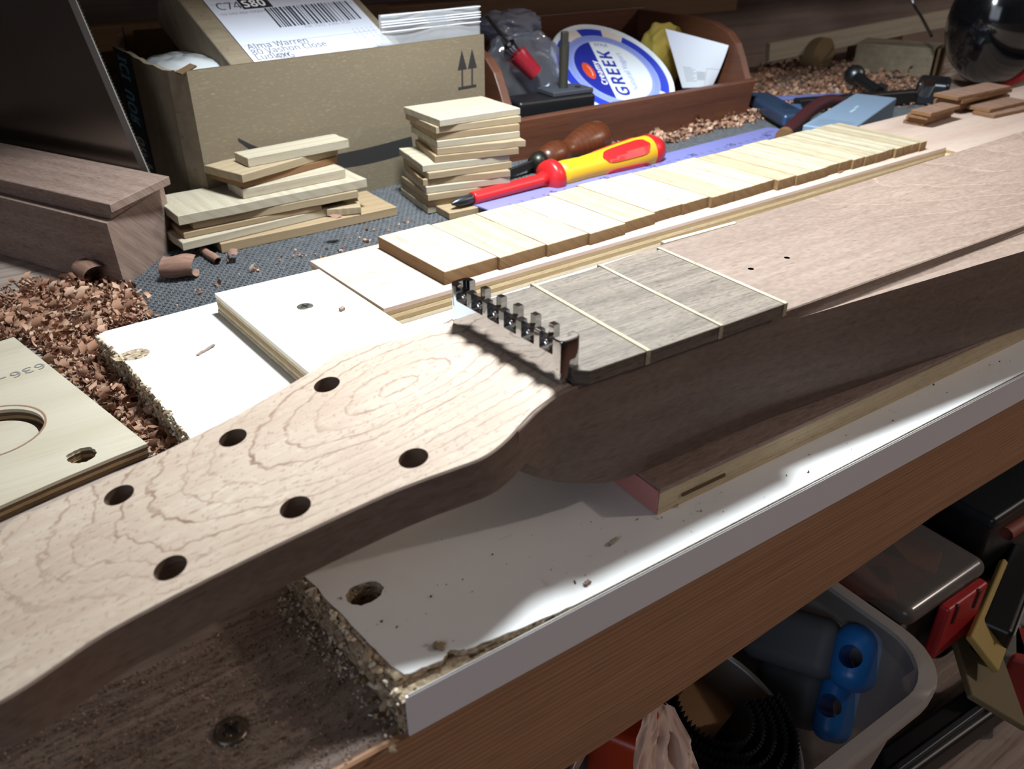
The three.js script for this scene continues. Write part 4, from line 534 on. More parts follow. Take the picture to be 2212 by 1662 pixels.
/* ------------------------------------------------------------------ tools before the tray */
{ // chisel
  const a = at(1106, 372, 0.008), b = at(1306, 293, 0.017), d = b.clone().sub(a), L = d.length(), g = thing('wood_chisel', 'old chisel with varnished bulbous wooden handle by the tray', 'chisel'), put = (geo) => { const q = new THREE.Quaternion().setFromUnitVectors(V3(0, 1, 0), d.clone().normalize()); return geo.applyMatrix4(new THREE.Matrix4().compose(a, q, V3(1, 1, 1))); };
  part(g, 'blade', put(xf(BX(0.006, L * 0.3, 0.0025, 0.0006), 0, L * 0.12, 0)), M.darkSteel); part(g, 'ferrule', put(lathe([[0.0001, L * 0.2], [0.005, L * 0.2], [0.0072, L * 0.25], [0.0074, L * 0.3], [0.0001, L * 0.3]], 24)), std({ color: 0x3b3a34, metalness: 0.8, roughness: 0.4 }));
  part(g, 'handle', put(lathe([[0.0001, L * 0.28], [0.0068, L * 0.285], [0.0092, L * 0.34], [0.0108, L * 0.43], [0.0098, L * 0.50], [0.0074, L * 0.545], [0.0088, L * 0.60], [0.0126, L * 0.72], [0.0142, L * 0.84], [0.0136, L * 0.93], [0.0098, L * 0.985], [0.0001, L]], 36)), phy({ map: T.tray, color: 0xf0d0a8, roughness: 0.35, clearcoat: 0.6 }), 'shiny turned wooden handle');
}
{ // insulated screwdriver
  const a = at(975, 441, 0.0118), b = at(1421, 322, 0.0135), d = b.clone().sub(a), L = d.length(), g = thing('screwdriver', 'red and yellow insulated screwdriver lying along the ruler', 'screwdriver'), q = new THREE.Quaternion().setFromUnitVectors(V3(0, 1, 0), d.clone().normalize()), put = (geo) => geo.applyMatrix4(new THREE.Matrix4().compose(a, q, V3(1, 1, 1))); const red = phy({ color: 0xc01f22, roughness: 0.35 }), yel = phy({ color: 0xd9a21c, roughness: 0.45 });
  part(g, 'tip', put(lathe([[0.0001, 0], [0.001, 0.0006], [0.0031, 0.006], [0.0034, 0.02], [0.0001, 0.021]], 12)), M.darkSteel, 'dark cross-head tip'); part(g, 'insulated_shaft', put(lathe([[0.0001, 0.0165], [0.0041, 0.0165], [0.0044, 0.018], [0.0045, L * 0.38], [0.0062, L * 0.405], [0.0001, L * 0.41]], 24)), red, 'red insulated shaft'); part(g, 'collar', put(lathe([[0.0001, L * 0.40], [0.0062, L * 0.402], [0.0115, L * 0.415], [0.0122, L * 0.43], [0.0122, L * 0.448], [0.0105, L * 0.462], [0.0001, L * 0.463]], 32)), red, 'red flange');
  const hp = [[0.0001, 0.455], [0.0092, 0.458], [0.0095, 0.50], [0.0088, 0.58], [0.0096, 0.66], [0.0112, 0.76], [0.0124, 0.86], [0.0122, 0.93], [0.0105, 0.97], [0.0001, 0.985]]; part(g, 'grip', put(lathe(hp.map(([r, k]) => [r, k * L]), 32)), yel, 'yellow grip'); const rAt = (k) => { for (let i = 1; i + 1 < hp.length; i++) if (k <= hp[i + 1][1]) return mix(hp[i][0], hp[i + 1][0], (k - hp[i][1]) / (hp[i + 1][1] - hp[i][1])); return 0.01; };
  const patch = (k0, k1, a0, a1, out = 0.0005) => { const rows = [], n = 14; for (let i = 0; i <= n; i++) { const k = mix(k0, k1, i / n), e = Math.sqrt(Math.max(0.02, 1 - Math.pow(Math.abs(i / n * 2 - 1), 6))), am = (a0 + a1) / 2, hw = (a1 - a0) / 2 * e, row = []; for (let j = 0; j <= 8; j++) { const t = am + hw * (j / 4 - 1), r = rAt(k) + out; row.push([Math.cos(t) * r, k * L, Math.sin(t) * r]); } for (let j = 8; j >= 0; j--) { const t = am + hw * (j / 4 - 1), r = rAt(k) - 0.002; row.push([Math.cos(t) * r, k * L, Math.sin(t) * r]); } rows.push(row); } return put(loft(rows, true, 0.7)); };
  for (let i = 0; i < 4; i++) part(g, 'grip_panel', patch(0.66, 0.9, i * Math.PI / 2 + 0.15, i * Math.PI / 2 + 1.25), red, 'red grip panel'); part(g, 'end_cap', put(lathe([[0.0106, L * 0.925], [0.0126, L * 0.93], [0.0122, L * 0.96], [0.0098, L * 0.99], [0.0055, L * 1.003], [0.0001, L * 1.005]], 32)), red, 'red end cap');
  for (const [k, t] of [[0.485, 0.4], [0.515, 0.1], [0.51, 0.7]]) part(g, 'mark', patch(k, k + 0.022, t + 4.0, t + 4.35, 0.0003), red);
}
{ // steel rule
  const a = V3(0.2735, 0.0078, -0.4518), dir = V3(0.992, 0, -0.123).normalize(), L = 0.338, W = 0.028, K = 6000;
  const art = canvasTex(2028, 168, (g, w, h) => { g.fillStyle = '#8a8ccc'; g.fillRect(0, 0, w, h); g.fillStyle = '#2e2f52'; const z = 0.0085 * K, mmk = K * 0.001; for (let i = 0; i <= 310; i++) { const x = z + i * mmk; g.fillRect(x, h - (i % 10 === 0 ? 44 : i % 5 === 0 ? 34 : 24), 1.6, 60); if (i <= 300 && i % 10 === 0 && i) { g.font = (i % 50 === 0 ? 'bold 46px' : '26px') + ' sans-serif'; g.textAlign = 'center'; g.fillText(String(i / 10), x, h - 50); } } g.font = '24px sans-serif'; g.fillText('Stainless', z + 312 * mmk - 10, h - 92); });  // blue violet ground colour stands in for reflected blue light
  const s = new THREE.Shape(); s.moveTo(0, 0); s.lineTo(L - 0.006, 0); s.quadraticCurveTo(L, 0, L, 0.006); s.lineTo(L, W - 0.006); s.quadraticCurveTo(L, W, L - 0.006, W); s.lineTo(0, W); const ho = new THREE.Path(); ho.absarc(L - 0.0085, W / 2 - 0.004, 0.0032, 0, 7, true); s.holes.push(ho); const g = new THREE.ExtrudeGeometry(s, { depth: 0.0009, bevelEnabled: false, curveSegments: 16 }); { const p = g.attributes.position, uv = g.attributes.uv; for (let i = 0; i < p.count; i++) uv.setXY(i, p.getX(i) / L, p.getY(i) / W); } g.rotateX(-Math.PI / 2); g.translate(0, 0, W);
  const r = thing('steel_rule', 'blue violet metal rule with black centimetre numbers', 'ruler', a, Math.atan2(-dir.z, dir.x)); r.rotation.order = 'YXZ'; r.rotation.z = -0.009; part(r, 'rule_blade', g, std({ map: art, metalness: 0.35, roughness: 0.42 }), 'printed metal blade');
}
{ // whetstone and tools right of it
  const A = at(1800, 290, 0.027), B = at(1906, 226, 0.027), C = at(1765, 275, 0.027), st = rectFrom(A, B, C), stTex = canvasTex(512, 256, (g, w, h) => { g.fillStyle = '#6f8196'; g.fillRect(0, 0, w, h); const R = rng(4); for (let i = 0; i < 3000; i++) { g.fillStyle = R() < 0.5 ? 'rgba(60,72,88,0.25)' : 'rgba(150,165,185,0.22)'; g.fillRect(R() * w, R() * h, 2, 2); } g.fillStyle = 'rgba(190,212,220,0.55)'; g.fillRect(230, 120, 50, 16); g.fillRect(290, 112, 40, 14); g.fillStyle = 'rgba(60,80,96,0.4)'; for (let i = 0; i < 14; i++) g.fillRect(10 + i * 7, 20 + (i % 3) * 12, 3, h - 60); });
  const W = 0.036, c = A.clone().addScaledVector(V3(Math.cos(st.turn), 0, -Math.sin(st.turn)), 0.028).addScaledVector(V3(-Math.sin(st.turn), 0, -Math.cos(st.turn)), W / 2); c.set(0.637, 0, -0.433); st.turn = Math.atan2(0.054, 0.139); const sg = BX(0.149, 0.024, 0.036, 0.0012); const m = new THREE.Mesh(sg, std({ map: stTex, roughness: 0.55 })); m.name = numbered('whetstone'); m.position.set(c.x, MAT + 0.012, c.z); m.rotation.y = st.turn; scene.add(m); tag(m, 'blue grey rectangular whetstone beyond the row of strips', 'whetstone');
  const h = thing('leather_handle', 'dark maroon curved tool handle leaning by the whetstone', 'tool handle'); part(h, 'handle', tube([at(1692, 296, 0.012), at(1718, 270, 0.014), at(1752, 238, 0.018), at(1785, 220, 0.02), at(1812, 222, 0.016), at(1818, 232, 0.01)], 0.0062, 40, 12), std({ color: 0x3c1a1e, roughness: 0.45 })); part(h, 'butt', between(CYL(0.0066, 0.008, 16), at(1690, 298, 0.012), at(1698, 290, 0.0125)), M.brownpine);
  const kA = at(1633, 212, 0.012), kB = at(1722, 262, 0.012), k = thing('utility_knife', 'dark blue folding knife lying on shavings', 'knife'); part(k, 'body', bar(kA, kB, 0.026, 0.012, 0.004), std({ color: 0x34465f, roughness: 0.35, metalness: 0.4 })); part(k, 'spine', bar(kA.clone().add(V3(0.004, -0.004, 0.012)), kB.clone().add(V3(0.004, -0.004, 0.012)), 0.004, 0.01, 0.001), M.black); part(k, 'blade_guard', bar(kB.clone().add(V3(0.012, 0.002, -0.016)), kB.clone().add(V3(0.03, 0.002, -0.034)), 0.02, 0.008, 0.002), std({ color: 0x6b86b4, metalness: 0.6, roughness: 0.3 }));
  const q = thing('combination_square', 'steel combination square with dark cast head', 'square'); part(q, 'blade', bar(at(1672, 213, 0.012), at(1820, 205, 0.012), 0.012, 0.002, 0.0004), std({ color: 0x8f9be0, metalness: 0.5, roughness: 0.3 })); part(q, 'stock', bar(at(1720, 228, 0.010), at(2000, 206, 0.010), 0.012, 0.012, 0.001), std({ color: 0x3a3638, metalness: 0.7, roughness: 0.35 })); part(q, 'head', xf(BX(0.045, 0.024, 0.03, 0.004), at(2012, 204, 0.01).x, 0.013, at(2012, 204, 0.01).z, 0, 0.5, 0), M.darkSteel); part(q, 'knob', xf(CYL(0.006, 0.012, 16), at(1996, 210, 0.02).x, 0.028, at(1996, 210, 0.02).z, 0.4, 0, 0.2), M.chrome);  // blue of the blade colour imitates a reflection of the sky
  const w = thing('hex_wrench', 'dark metal rod with a round knob on the shavings', 'rod'); part(w, 'rod', between(CYL(0.0055, at(1846, 164, 0.02).distanceTo(at(1900, 200, 0.012)), 12), at(1846, 164, 0.02), at(1900, 200, 0.012)), M.darkSteel); const kn = part(w, 'knob', new THREE.SphereGeometry(0.0105, 20, 14), M.darkSteel); kn.position.copy(at(1846, 163, 0.02)); const w2 = part(w, 'wing_nut', xf(BX(0.02, 0.006, 0.01, 0.002), 0, 0, 0, 0.3, 0.6, 0.2), M.steel); w2.position.copy(at(1905, 196, 0.012));
}
{ // little stacks of thin red offcuts on the plywood
  const Z = (x, y) => [1800 + x / 5.369, y / 5.369], th = 0.0031, st = (name, near, right, left, n, jit, seed) => { const R = rng(seed), y0 = 0.025; for (let i = 0; i < n; i++) { const yt = y0 + (n - i) * th; const A = at(...Z(near[0] - i * jit[0], near[1] + i * jit[1]), yt), B = at(...Z(right[0] - i * jit[0] * 0.6, right[1] + i * jit[1]), yt), C = at(...Z(left[0] - i * jit[0], left[1] + i * jit[1]), yt), r = rectFrom(A, B, C); solo('thin_offcut', xf(roughSlab(r.L, th * 0.96, Math.max(r.W, 0.016), seed * 10 + i, 0.0006, { ou: R() * 2, ov: R(), axis: 'z' }), 0, 0, 0), [M.mahogRed, M.brownpine], (i === 0 ? 'topmost' : i === n - 1 ? 'lowest' : ['second', 'third', 'fourth'][i - 1]) + ' thin red offcut of the ' + name, 'offcut', V3(r.c.x + (R() - 0.5) * 0.003, yt - th, r.c.z + (R() - 0.5) * 0.003), r.turn + (R() - 0.5) * 0.12, 'thin red offcuts on the plywood'); } };
  st('stepped little stack beside the strips', [1140, 1315], [1445, 1215], [935, 1265], 4, [34, 36], 61); st('longest little stack before the ear cup', [1500, 1130], [2050, 990], [1290, 1060], 5, [8, 34], 62); st('low pair beside the longest stack', [1850, 1270], [2300, 1165], [1620, 1215], 2, [-30, 66], 63);
}
{ // things at the back right
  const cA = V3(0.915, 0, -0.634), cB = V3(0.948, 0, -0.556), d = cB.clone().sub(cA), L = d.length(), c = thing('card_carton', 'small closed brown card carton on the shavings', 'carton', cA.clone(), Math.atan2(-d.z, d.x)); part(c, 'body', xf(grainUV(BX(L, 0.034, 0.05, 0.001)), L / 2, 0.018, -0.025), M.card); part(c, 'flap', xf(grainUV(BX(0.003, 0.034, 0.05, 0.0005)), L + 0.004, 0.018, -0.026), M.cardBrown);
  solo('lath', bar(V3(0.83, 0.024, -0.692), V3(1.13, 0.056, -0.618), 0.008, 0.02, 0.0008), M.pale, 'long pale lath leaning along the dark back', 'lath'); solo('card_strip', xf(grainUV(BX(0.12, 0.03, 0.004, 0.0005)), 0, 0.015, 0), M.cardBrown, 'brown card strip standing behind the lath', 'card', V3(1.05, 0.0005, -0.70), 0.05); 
  solo('wire', tube([at(2012, 78, 0.052), at(1992, 40, 0.066), at(1975, 12, 0.075), at(1965, -10, 0.085)], 0.0016, 20, 8), M.steel, 'thin stiff wire hanging before the lath', 'wire');
  const e = thing('ear_defender', 'glossy black ear defender cup with red band', 'ear defenders', V3(0.962, 0, -0.497)), ax = RGT.clone().multiplyScalar(-0.82).addScaledVector(FWD, -0.57).normalize(), es = V3(0, 1, 0), eb = new THREE.Matrix4().makeBasis(es.clone().cross(ax).negate(), ax, es.clone()).setPosition(V3(0, 0.068, 0));
  const eput = (g) => g.applyMatrix4(eb), shell = [[0.0001, -0.004], [0.06, -0.004], [0.059, 0.006], [0.055, 0.026], [0.046, 0.043], [0.032, 0.055], [0.016, 0.0605], [0.0001, 0.062]];
  const squash = (g) => { g.scale(0.82, 1, 1.08); return g; };
  part(e, 'ear_cup', eput(squash(lathe(shell, 56))), phy({ color: 0x0c0d10, roughness: 0.14, clearcoat: 0.8 }), 'glossy black shell'); part(e, 'red_band', eput(squash(lathe([[0.052, -0.005], [0.0625, -0.005], [0.064, -0.008], [0.064, -0.017], [0.062, -0.019], [0.052, -0.019]], 56))), std({ color: 0xb8242c, roughness: 0.4 }), 'red plastic rim'); part(e, 'cushion', eput(squash(xf(new THREE.TorusGeometry(0.045, 0.0135, 16, 56), 0, -0.029, 0, Math.PI / 2, 0, 0))), M.blackPlastic);
  part(e, 'band_wire', tube([[0.0001, 0.14, 0], [0.022, 0.125, 0.02], [0.04, 0.10, 0.052]].map((q) => V3(...q)), 0.0022, 20), M.steel); part(e, 'red_knob', xf(new THREE.SphereGeometry(0.0075, 20, 14), 0.04, 0.1, 0.052), std({ color: 0xc02a30, roughness: 0.35 }));
  solo('back_plank', bar(V3(0.10, 0.083, -0.735), V3(0.80, 0.083, -0.735), 0.03, 0.03, 0.001), std({ map: T.pale, color: 0x8a6a4c, roughness: 0.7 }), 'brown plank lying behind the tray and box', 'plank'); solo('spool', xf(CYL(0.019, 0.02, 28), 0, 0, 0, Math.PI / 2, 0.4, 0), std({ color: 0x6d5a3c, roughness: 0.8 }), 'round brown cork end behind the carton', 'cork', V3(0.895, 0.0195, -0.672));
}
/* ------------------------------------------------------------------ under the bench */
const SH = -0.25;
const RIM = -0.115;
{ // translucent bin
  const c1 = at(2077, 1446, RIM), g = thing('plastic_bin', 'translucent plastic bin of hand tools under the bench edge', 'bin'); const plast = phy({ color: 0xc9c4c0, roughness: 0.3, transmission: 0.74, thickness: 0, side: THREE.DoubleSide }), rimM = phy({ color: 0xb8b2ae, roughness: 0.25, transmission: 0.35, thickness: 0 });
  const x1 = c1.x, z1 = c1.z + 0.002, x0 = x1 - 0.27, z0 = z1 - 0.17, rr = 0.03; const rect = (i, r) => { const p = []; for (const [cx, cz, a0] of [[x1 - r - i, z1 - r - i, 0], [x0 + r + i, z1 - r - i, 1], [x0 + r + i, z0 + r + i, 2], [x1 - r - i, z0 + r + i, 3]]) for (let k = 0; k <= 8; k++) { const a = (a0 + k / 8) * Math.PI / 2; p.push([cx + Math.cos(a) * r, cz + Math.sin(a) * r]); } return p; };
  const wall = [0, 0.35, 0.7, 1].map((k) => rect(0.006 + k * 0.012, rr - 0.004).map(([x, z]) => [x, mix(RIM - 0.002, SH + 0.006, k), z])); const inner = wall.map((r, i) => rect(0.0072 + [0, 0.35, 0.7, 1][i] * 0.012, rr - 0.005).map(([x, z]) => [x, r[0][1], z]));
  part(g, 'bin_wall', loft(wall.slice().reverse(), false, 1.2), plast, 'cloudy translucent wall'); part(g, 'bin_floor', prism(rect(0.02, rr - 0.01), SH + 0.004, SH + 0.006, { bevel: 0.0003 }), plast);
  const R = rect(0, rr), N = R.length, rows = [[0.0072, -0.001], [0.0064, 0.0008], [0.001, 0.0012], [0, 0], [0.0006, -0.007], [0.0018, -0.007], [0.0014, -0.0015], [0.0064, -0.0012]]; const loops = R.map((_, k) => rows.map(([i, y]) => { const q = rect(i, rr - i * 0.4)[k]; return [q[0], RIM + y, q[1]]; })); loops.push(loops[0]); part(g, 'rolled_rim', loft(loops, false, 0.9), rimM, 'glossy rolled rim'); part(g, 'rim_clip', xf(BX(0.008, 0.006, 0.004, 0.001), x1 - 0.03, RIM - 0.003, z0 + 0.07), rimM);
  // file handles with blue caps
  const hnd = (lab, a, b, r, seed) => { const t = thing('tool_handle', lab, 'tool', V3(0, 0, 0), 0, 'grey handled tools in the bin'), d = b.clone().sub(a), L = d.length(), yy = d.clone().normalize(), tc = EY.clone().sub(b).normalize(), zz = tc.clone().addScaledVector(yy, -tc.dot(yy)).normalize(), xx = yy.clone().cross(zz), bm = new THREE.Matrix4().makeBasis(xx, yy, zz).setPosition(a), put = (geo) => geo.applyMatrix4(bm); part(t, 'grip', put(xf(BX(r * 2, L * 0.74, r * 1.7, r * 0.55, 4), 0, L * 0.37, 0)), std({ color: 0x585d63, roughness: 0.6 }), 'dark grey rubber grip'); let cap = xf(BX(r * 2.14, L * 0.3, r * 1.8, r * 0.6, 4), 0, L * 0.85, 0); cap = cut(cap, xf(CYL(r * 0.36, r * 4, 20), 0, L * 0.86, 0, Math.PI / 2, 0, 0)); part(t, 'end_cap', put(cap), phy({ color: 0x2474c4, roughness: 0.32 }), 'blue end cap with a hanging hole'); return t; };
  hnd('grey rubber tool handle with blue holed end cap, upper one', at(1618, 1352, -0.150), at(1893, 1436, -0.136), 0.0150, 1);
  hnd('grey rubber tool handle with blue end cap, lower one', at(1640, 1470, -0.180), at(1838, 1542, -0.168), 0.0155, 2);
  const t3 = thing('black_tool', 'black tool with a blue stripe lying at the bin back', 'tool'); part(t3, 'body', between(CYL(0.018, 0.09, 24, 0.012), at(1650, 1325, -0.185), at(1745, 1296, -0.18)), M.blackPlastic); part(t3, 'stripe', between(CYL(0.0185, 0.012, 24), at(1728, 1301, -0.18), at(1745, 1296, -0.18)), std({ color: 0x1c4a80, roughness: 0.4 }));
  solo('dark_case', xf(BX(0.08, 0.03, 0.06, 0.004), 0, 0.015, 0), M.blackPlastic, 'flat black case at the bottom of the bin', 'case', V3(x1 - 0.10, SH + 0.007, z1 - 0.08), 0.2);
}
{ // hole saw set: nested toothed rings on a disc
  const c = at(1508, 1572, -0.150), g = thing('hole_saw_set', 'nested hole saw rings with black toothed edges', 'hole saw', V3(c.x, c.y, c.z)); g.rotation.set(0.28, 0.2, -0.28); g.scale.setScalar(0.98); const steelB = std({ color: 0xa8a9ab, metalness: 0.7, roughness: 0.45 }), dk = std({ color: 0x2b2d31, metalness: 0.4, roughness: 0.45 });
  part(g, 'outer_ring', lathe([[0.0465, -0.014], [0.0505, -0.014], [0.0508, 0.006], [0.0495, 0.0075], [0.0465, 0.006], [0.0465, -0.014]], 64), steelB, 'broad steel outer ring'); part(g, 'base_disc', lathe([[0.0001, -0.015], [0.047, -0.015], [0.047, -0.013], [0.0001, -0.012]], 48), std({ color: 0x8a6a4a, metalness: 0.6, roughness: 0.45 }), 'bronze coloured base disc');
  [0.042, 0.0365, 0.031, 0.0255, 0.02].forEach((r, i) => { const n = Math.round(r * 1900), rows = []; const s = []; for (let k = 0; k <= n * 2; k++) { const a = k / (n * 2) * Math.PI * 1.55 + 0.4, up = k % 2 ? 0.018 : 0.0145; rows.push([[Math.cos(a) * r, -0.012, Math.sin(a) * r], [Math.cos(a) * r, up, Math.sin(a) * r], [Math.cos(a) * (r - 0.0013), up, Math.sin(a) * (r - 0.0013)], [Math.cos(a) * (r - 0.0013), -0.012, Math.sin(a) * (r - 0.0013)]]); } part(g, 'toothed_ring', loft(rows, true, 0.3), dk, 'black toothed ring'); });
}
{ // carrier bag with an orange tool
  const c = at(1420, 1640, -0.09), film = phy({ color: 0xd9bfb4, roughness: 0.5, transmission: 0.18, thickness: 0, side: THREE.DoubleSide });
  const bag = thing('carrier_bag', 'crumpled pinkish white plastic carrier bag by the hole saws', 'bag'); const sheet = (pts, seed, amp) => { const N = 26, pos = [], idx = []; for (let j = 0; j <= N; j++) for (let i = 0; i <= N; i++) { const a = i / N, b = j / N, p = pts[0].clone().multiplyScalar((1 - a) * (1 - b)).addScaledVector(pts[1], a * (1 - b)).addScaledVector(pts[2], a * b).addScaledVector(pts[3], (1 - a) * b); const w = fbm(a * 5 + seed, b * 3, seed, 0, 0, 4) - 0.5, f = Math.abs(vn(a * 4 + b * 2, b * 2.2, seed + 4) - 0.5); p.addScaledVector(V3(-0.3, 0.5, 0.8), amp * (w * 1.6 - f)); pos.push(p.x, p.y, p.z); } for (let j = 0; j < N; j++) for (let i = 0; i < N; i++) { const a = j * (N + 1) + i; idx.push(a, a + N + 1, a + 1, a + 1, a + N + 1, a + N + 2); } const g = new THREE.BufferGeometry(); g.setAttribute('position', new THREE.Float32BufferAttribute(pos, 3)); g.setIndex(idx); g.computeVertexNormals(); return g; };
  part(bag, 'bag_side', sheet([at(1410, 1520, -0.085), at(1474, 1545, -0.095), at(1560, 1790, -0.11), at(1350, 1790, -0.09)], 3, 0.012), film, 'loose front of the bag'); part(bag, 'bag_handle', sheet([at(1398, 1512, -0.075), at(1440, 1486, -0.085), at(1412, 1720, -0.08), at(1352, 1780, -0.072)], 8, 0.008), film, 'twisted bag handle'); part(bag, 'bag_side', sheet([at(1262, 1606, -0.08), at(1275, 1590, -0.09), at(1235, 1760, -0.1), at(1170, 1760, -0.085)], 12, 0.008), film);
  const o0 = at(1350, 1560, -0.085), o = thing('orange_clamp', 'orange plastic clamp handle inside the carrier bag', 'clamp', V3(o0.x, 0, o0.z), 0.5); let og = BX(0.022, 0.14, 0.022, 0.004, 3); for (let i = 0; i < 4; i++) og = cut(og, xf(BX(0.011, 0.012, 0.03, 0.002), 0.003, 0.044 - i * 0.021, 0.012)); part(o, 'handle', xf(og, 0, -0.152, 0), phy({ color: 0xb23a1c, roughness: 0.35 }), 'orange handle with square recesses');
  solo('cable_tie_strip', tube([at(1285, 1590, -0.1), at(1300, 1620, -0.105), at(1315, 1700, -0.11)], 0.003, 16, 6), std({ color: 0x6d5a2e, roughness: 0.6 }), 'olive strap between the bag sides', 'strap'); solo('dark_grip', between(CYL(0.013, 0.1, 20, 0.01), at(1262, 1640, -0.13), at(1290, 1760, -0.15)), std({ color: 0x3a2226, roughness: 0.5 }), 'dark maroon grip between the bag sides', 'grip');
}
{ // organiser case with red latch
  const y = -0.118, W = 0.155, L = 0.070, g = thing('organiser_case', 'clear lidded organiser case with red latch and rusty contents', 'organiser', V3(0.3565, 0, -0.132 - W / 2));
  const clr = phy({ color: 0xc4beb8, roughness: 0.22, transmission: 0.8, thickness: 0, side: THREE.DoubleSide }); part(g, 'lid', xf(BX(L, 0.012, W, 0.006, 4), 0, y - 0.006, 0), clr, 'cloudy clear lid'); part(g, 'case_body', xf(BX(L - 0.008, 0.05, W - 0.008, 0.005, 3), 0, y - 0.042, 0), std({ color: 0x39302c, roughness: 0.6 }), 'dusky case body'); const R = rng(9); for (let i = 0; i < 9; i++) part(g, 'contents', xf(grainUV(BX(0.026, 0.004, 0.030, 0.001)), -0.021 + (i % 3) * 0.021, y - 0.0125, -0.045 + Math.floor(i / 3) * 0.044, 0, R() * 3, 0), std({ color: [0x9a5040, 0x7a3a30, 0xa86048][i % 3], roughness: 0.8 }));
  const lt = part(g, 'latch', xf(BX(0.036, 0.036, 0.006, 0.002), 0.008, y - 0.024, W / 2 + 0.003), std({ color: 0xb02a2c, roughness: 0.4 }), 'red snap latch'); for (const k of [-0.003, 0.016]) part(lt, 'latch_groove', xf(BX(0.0022, 0.012, 0.0022, 0.0005), k, y - 0.012, W / 2 + 0.0058), std({ color: 0x4a1214, roughness: 0.6 }));
  // black crate beyond and flat packs to the right
  const b = thing('black_crate', 'black plastic crate beyond the organiser case', 'crate', V3(0.518, 0, -0.205), 0); part(b, 'crate_body', xf(BX(0.22, 0.12, 0.16, 0.01, 3), 0, -0.165, -0.02), M.blackPlastic); part(b, 'crate_rim', xf(BX(0.228, 0.008, 0.168, 0.003), 0, -0.108, -0.02), std({ color: 0x22262b, roughness: 0.35 })); part(b, 'red_cable', tube([[-0.10, -0.118, 0.066], [0.0, -0.112, 0.07], [0.11, -0.1, 0.072]].map((q) => V3(...q)), 0.004, 24), std({ color: 0x8a4a3c, roughness: 0.6 }));
  const box = (n, lab, cat, px, y2, w, h, dd, turn, mat, tilt = 0) => { const p = at(px[0], px[1], y2); const gg = thing(n, lab, cat, V3(p.x, 0, p.z), turn); part(gg, 'body', xf(BX(w, h, dd, Math.min(0.003, h * 0.3)), 0, y2 - h / 2, 0, tilt, 0, 0), mat); return gg; };
  const ys = box('yellow_pack', 'yellow card pack wedged beside the red latch', 'pack', [2160, 1318], -0.15, 0.075, 0.004, 0.022, 0.3, std({ color: 0xa88f4e, roughness: 0.6 }), 0.7); const b2 = box('black_pack', 'black glossy pack edge behind the yellow card', 'pack', [2190, 1262], -0.145, 0.08, 0.03, 0.016, 0.3, M.blackPlastic); part(b2, 'white_edge', xf(BX(0.08, 0.0015, 0.001, 0.0003), 0, -0.146, 0.0082), std({ color: 0x9a9890, roughness: 0.6 }));
  const cl = box('grey_clip', 'grey plastic spring clip lying by the crate', 'clip', [2175, 1375], -0.19, 0.03, 0.018, 0.022, 0.7, std({ color: 0x77746f, roughness: 0.5 })); part(cl, 'jaw', xf(BX(0.014, 0.012, 0.03, 0.002), 0.02, -0.196, 0.004), std({ color: 0x8a8884, roughness: 0.5 })); box('red_pack', 'red plastic edge showing beside the grey clip', 'pack', [2225, 1395], -0.19, 0.03, 0.05, 0.02, 0.5, std({ color: 0x9a2c26, roughness: 0.5 })); box('card_sleeve', 'dull yellow grey sleeve lying along the bin', 'sleeve', [2110, 1390], -0.17, 0.09, 0.004, 0.035, 0.75, std({ color: 0x6f6348, roughness: 0.7 }), 0.5);
  const rl = thing('black_rail', 'long black plastic rail lying before the bins', 'rail'); part(rl, 'rail', bar(at(1880, 1700, -0.235), at(2260, 1430, -0.235), 0.02, 0.02, 0.003), M.blackPlastic); part(rl, 'rail_lip', bar(at(1900, 1690, -0.223), at(2260, 1425, -0.223), 0.004, 0.004, 0.001), std({ color: 0x2c2f33, roughness: 0.4 }));
}
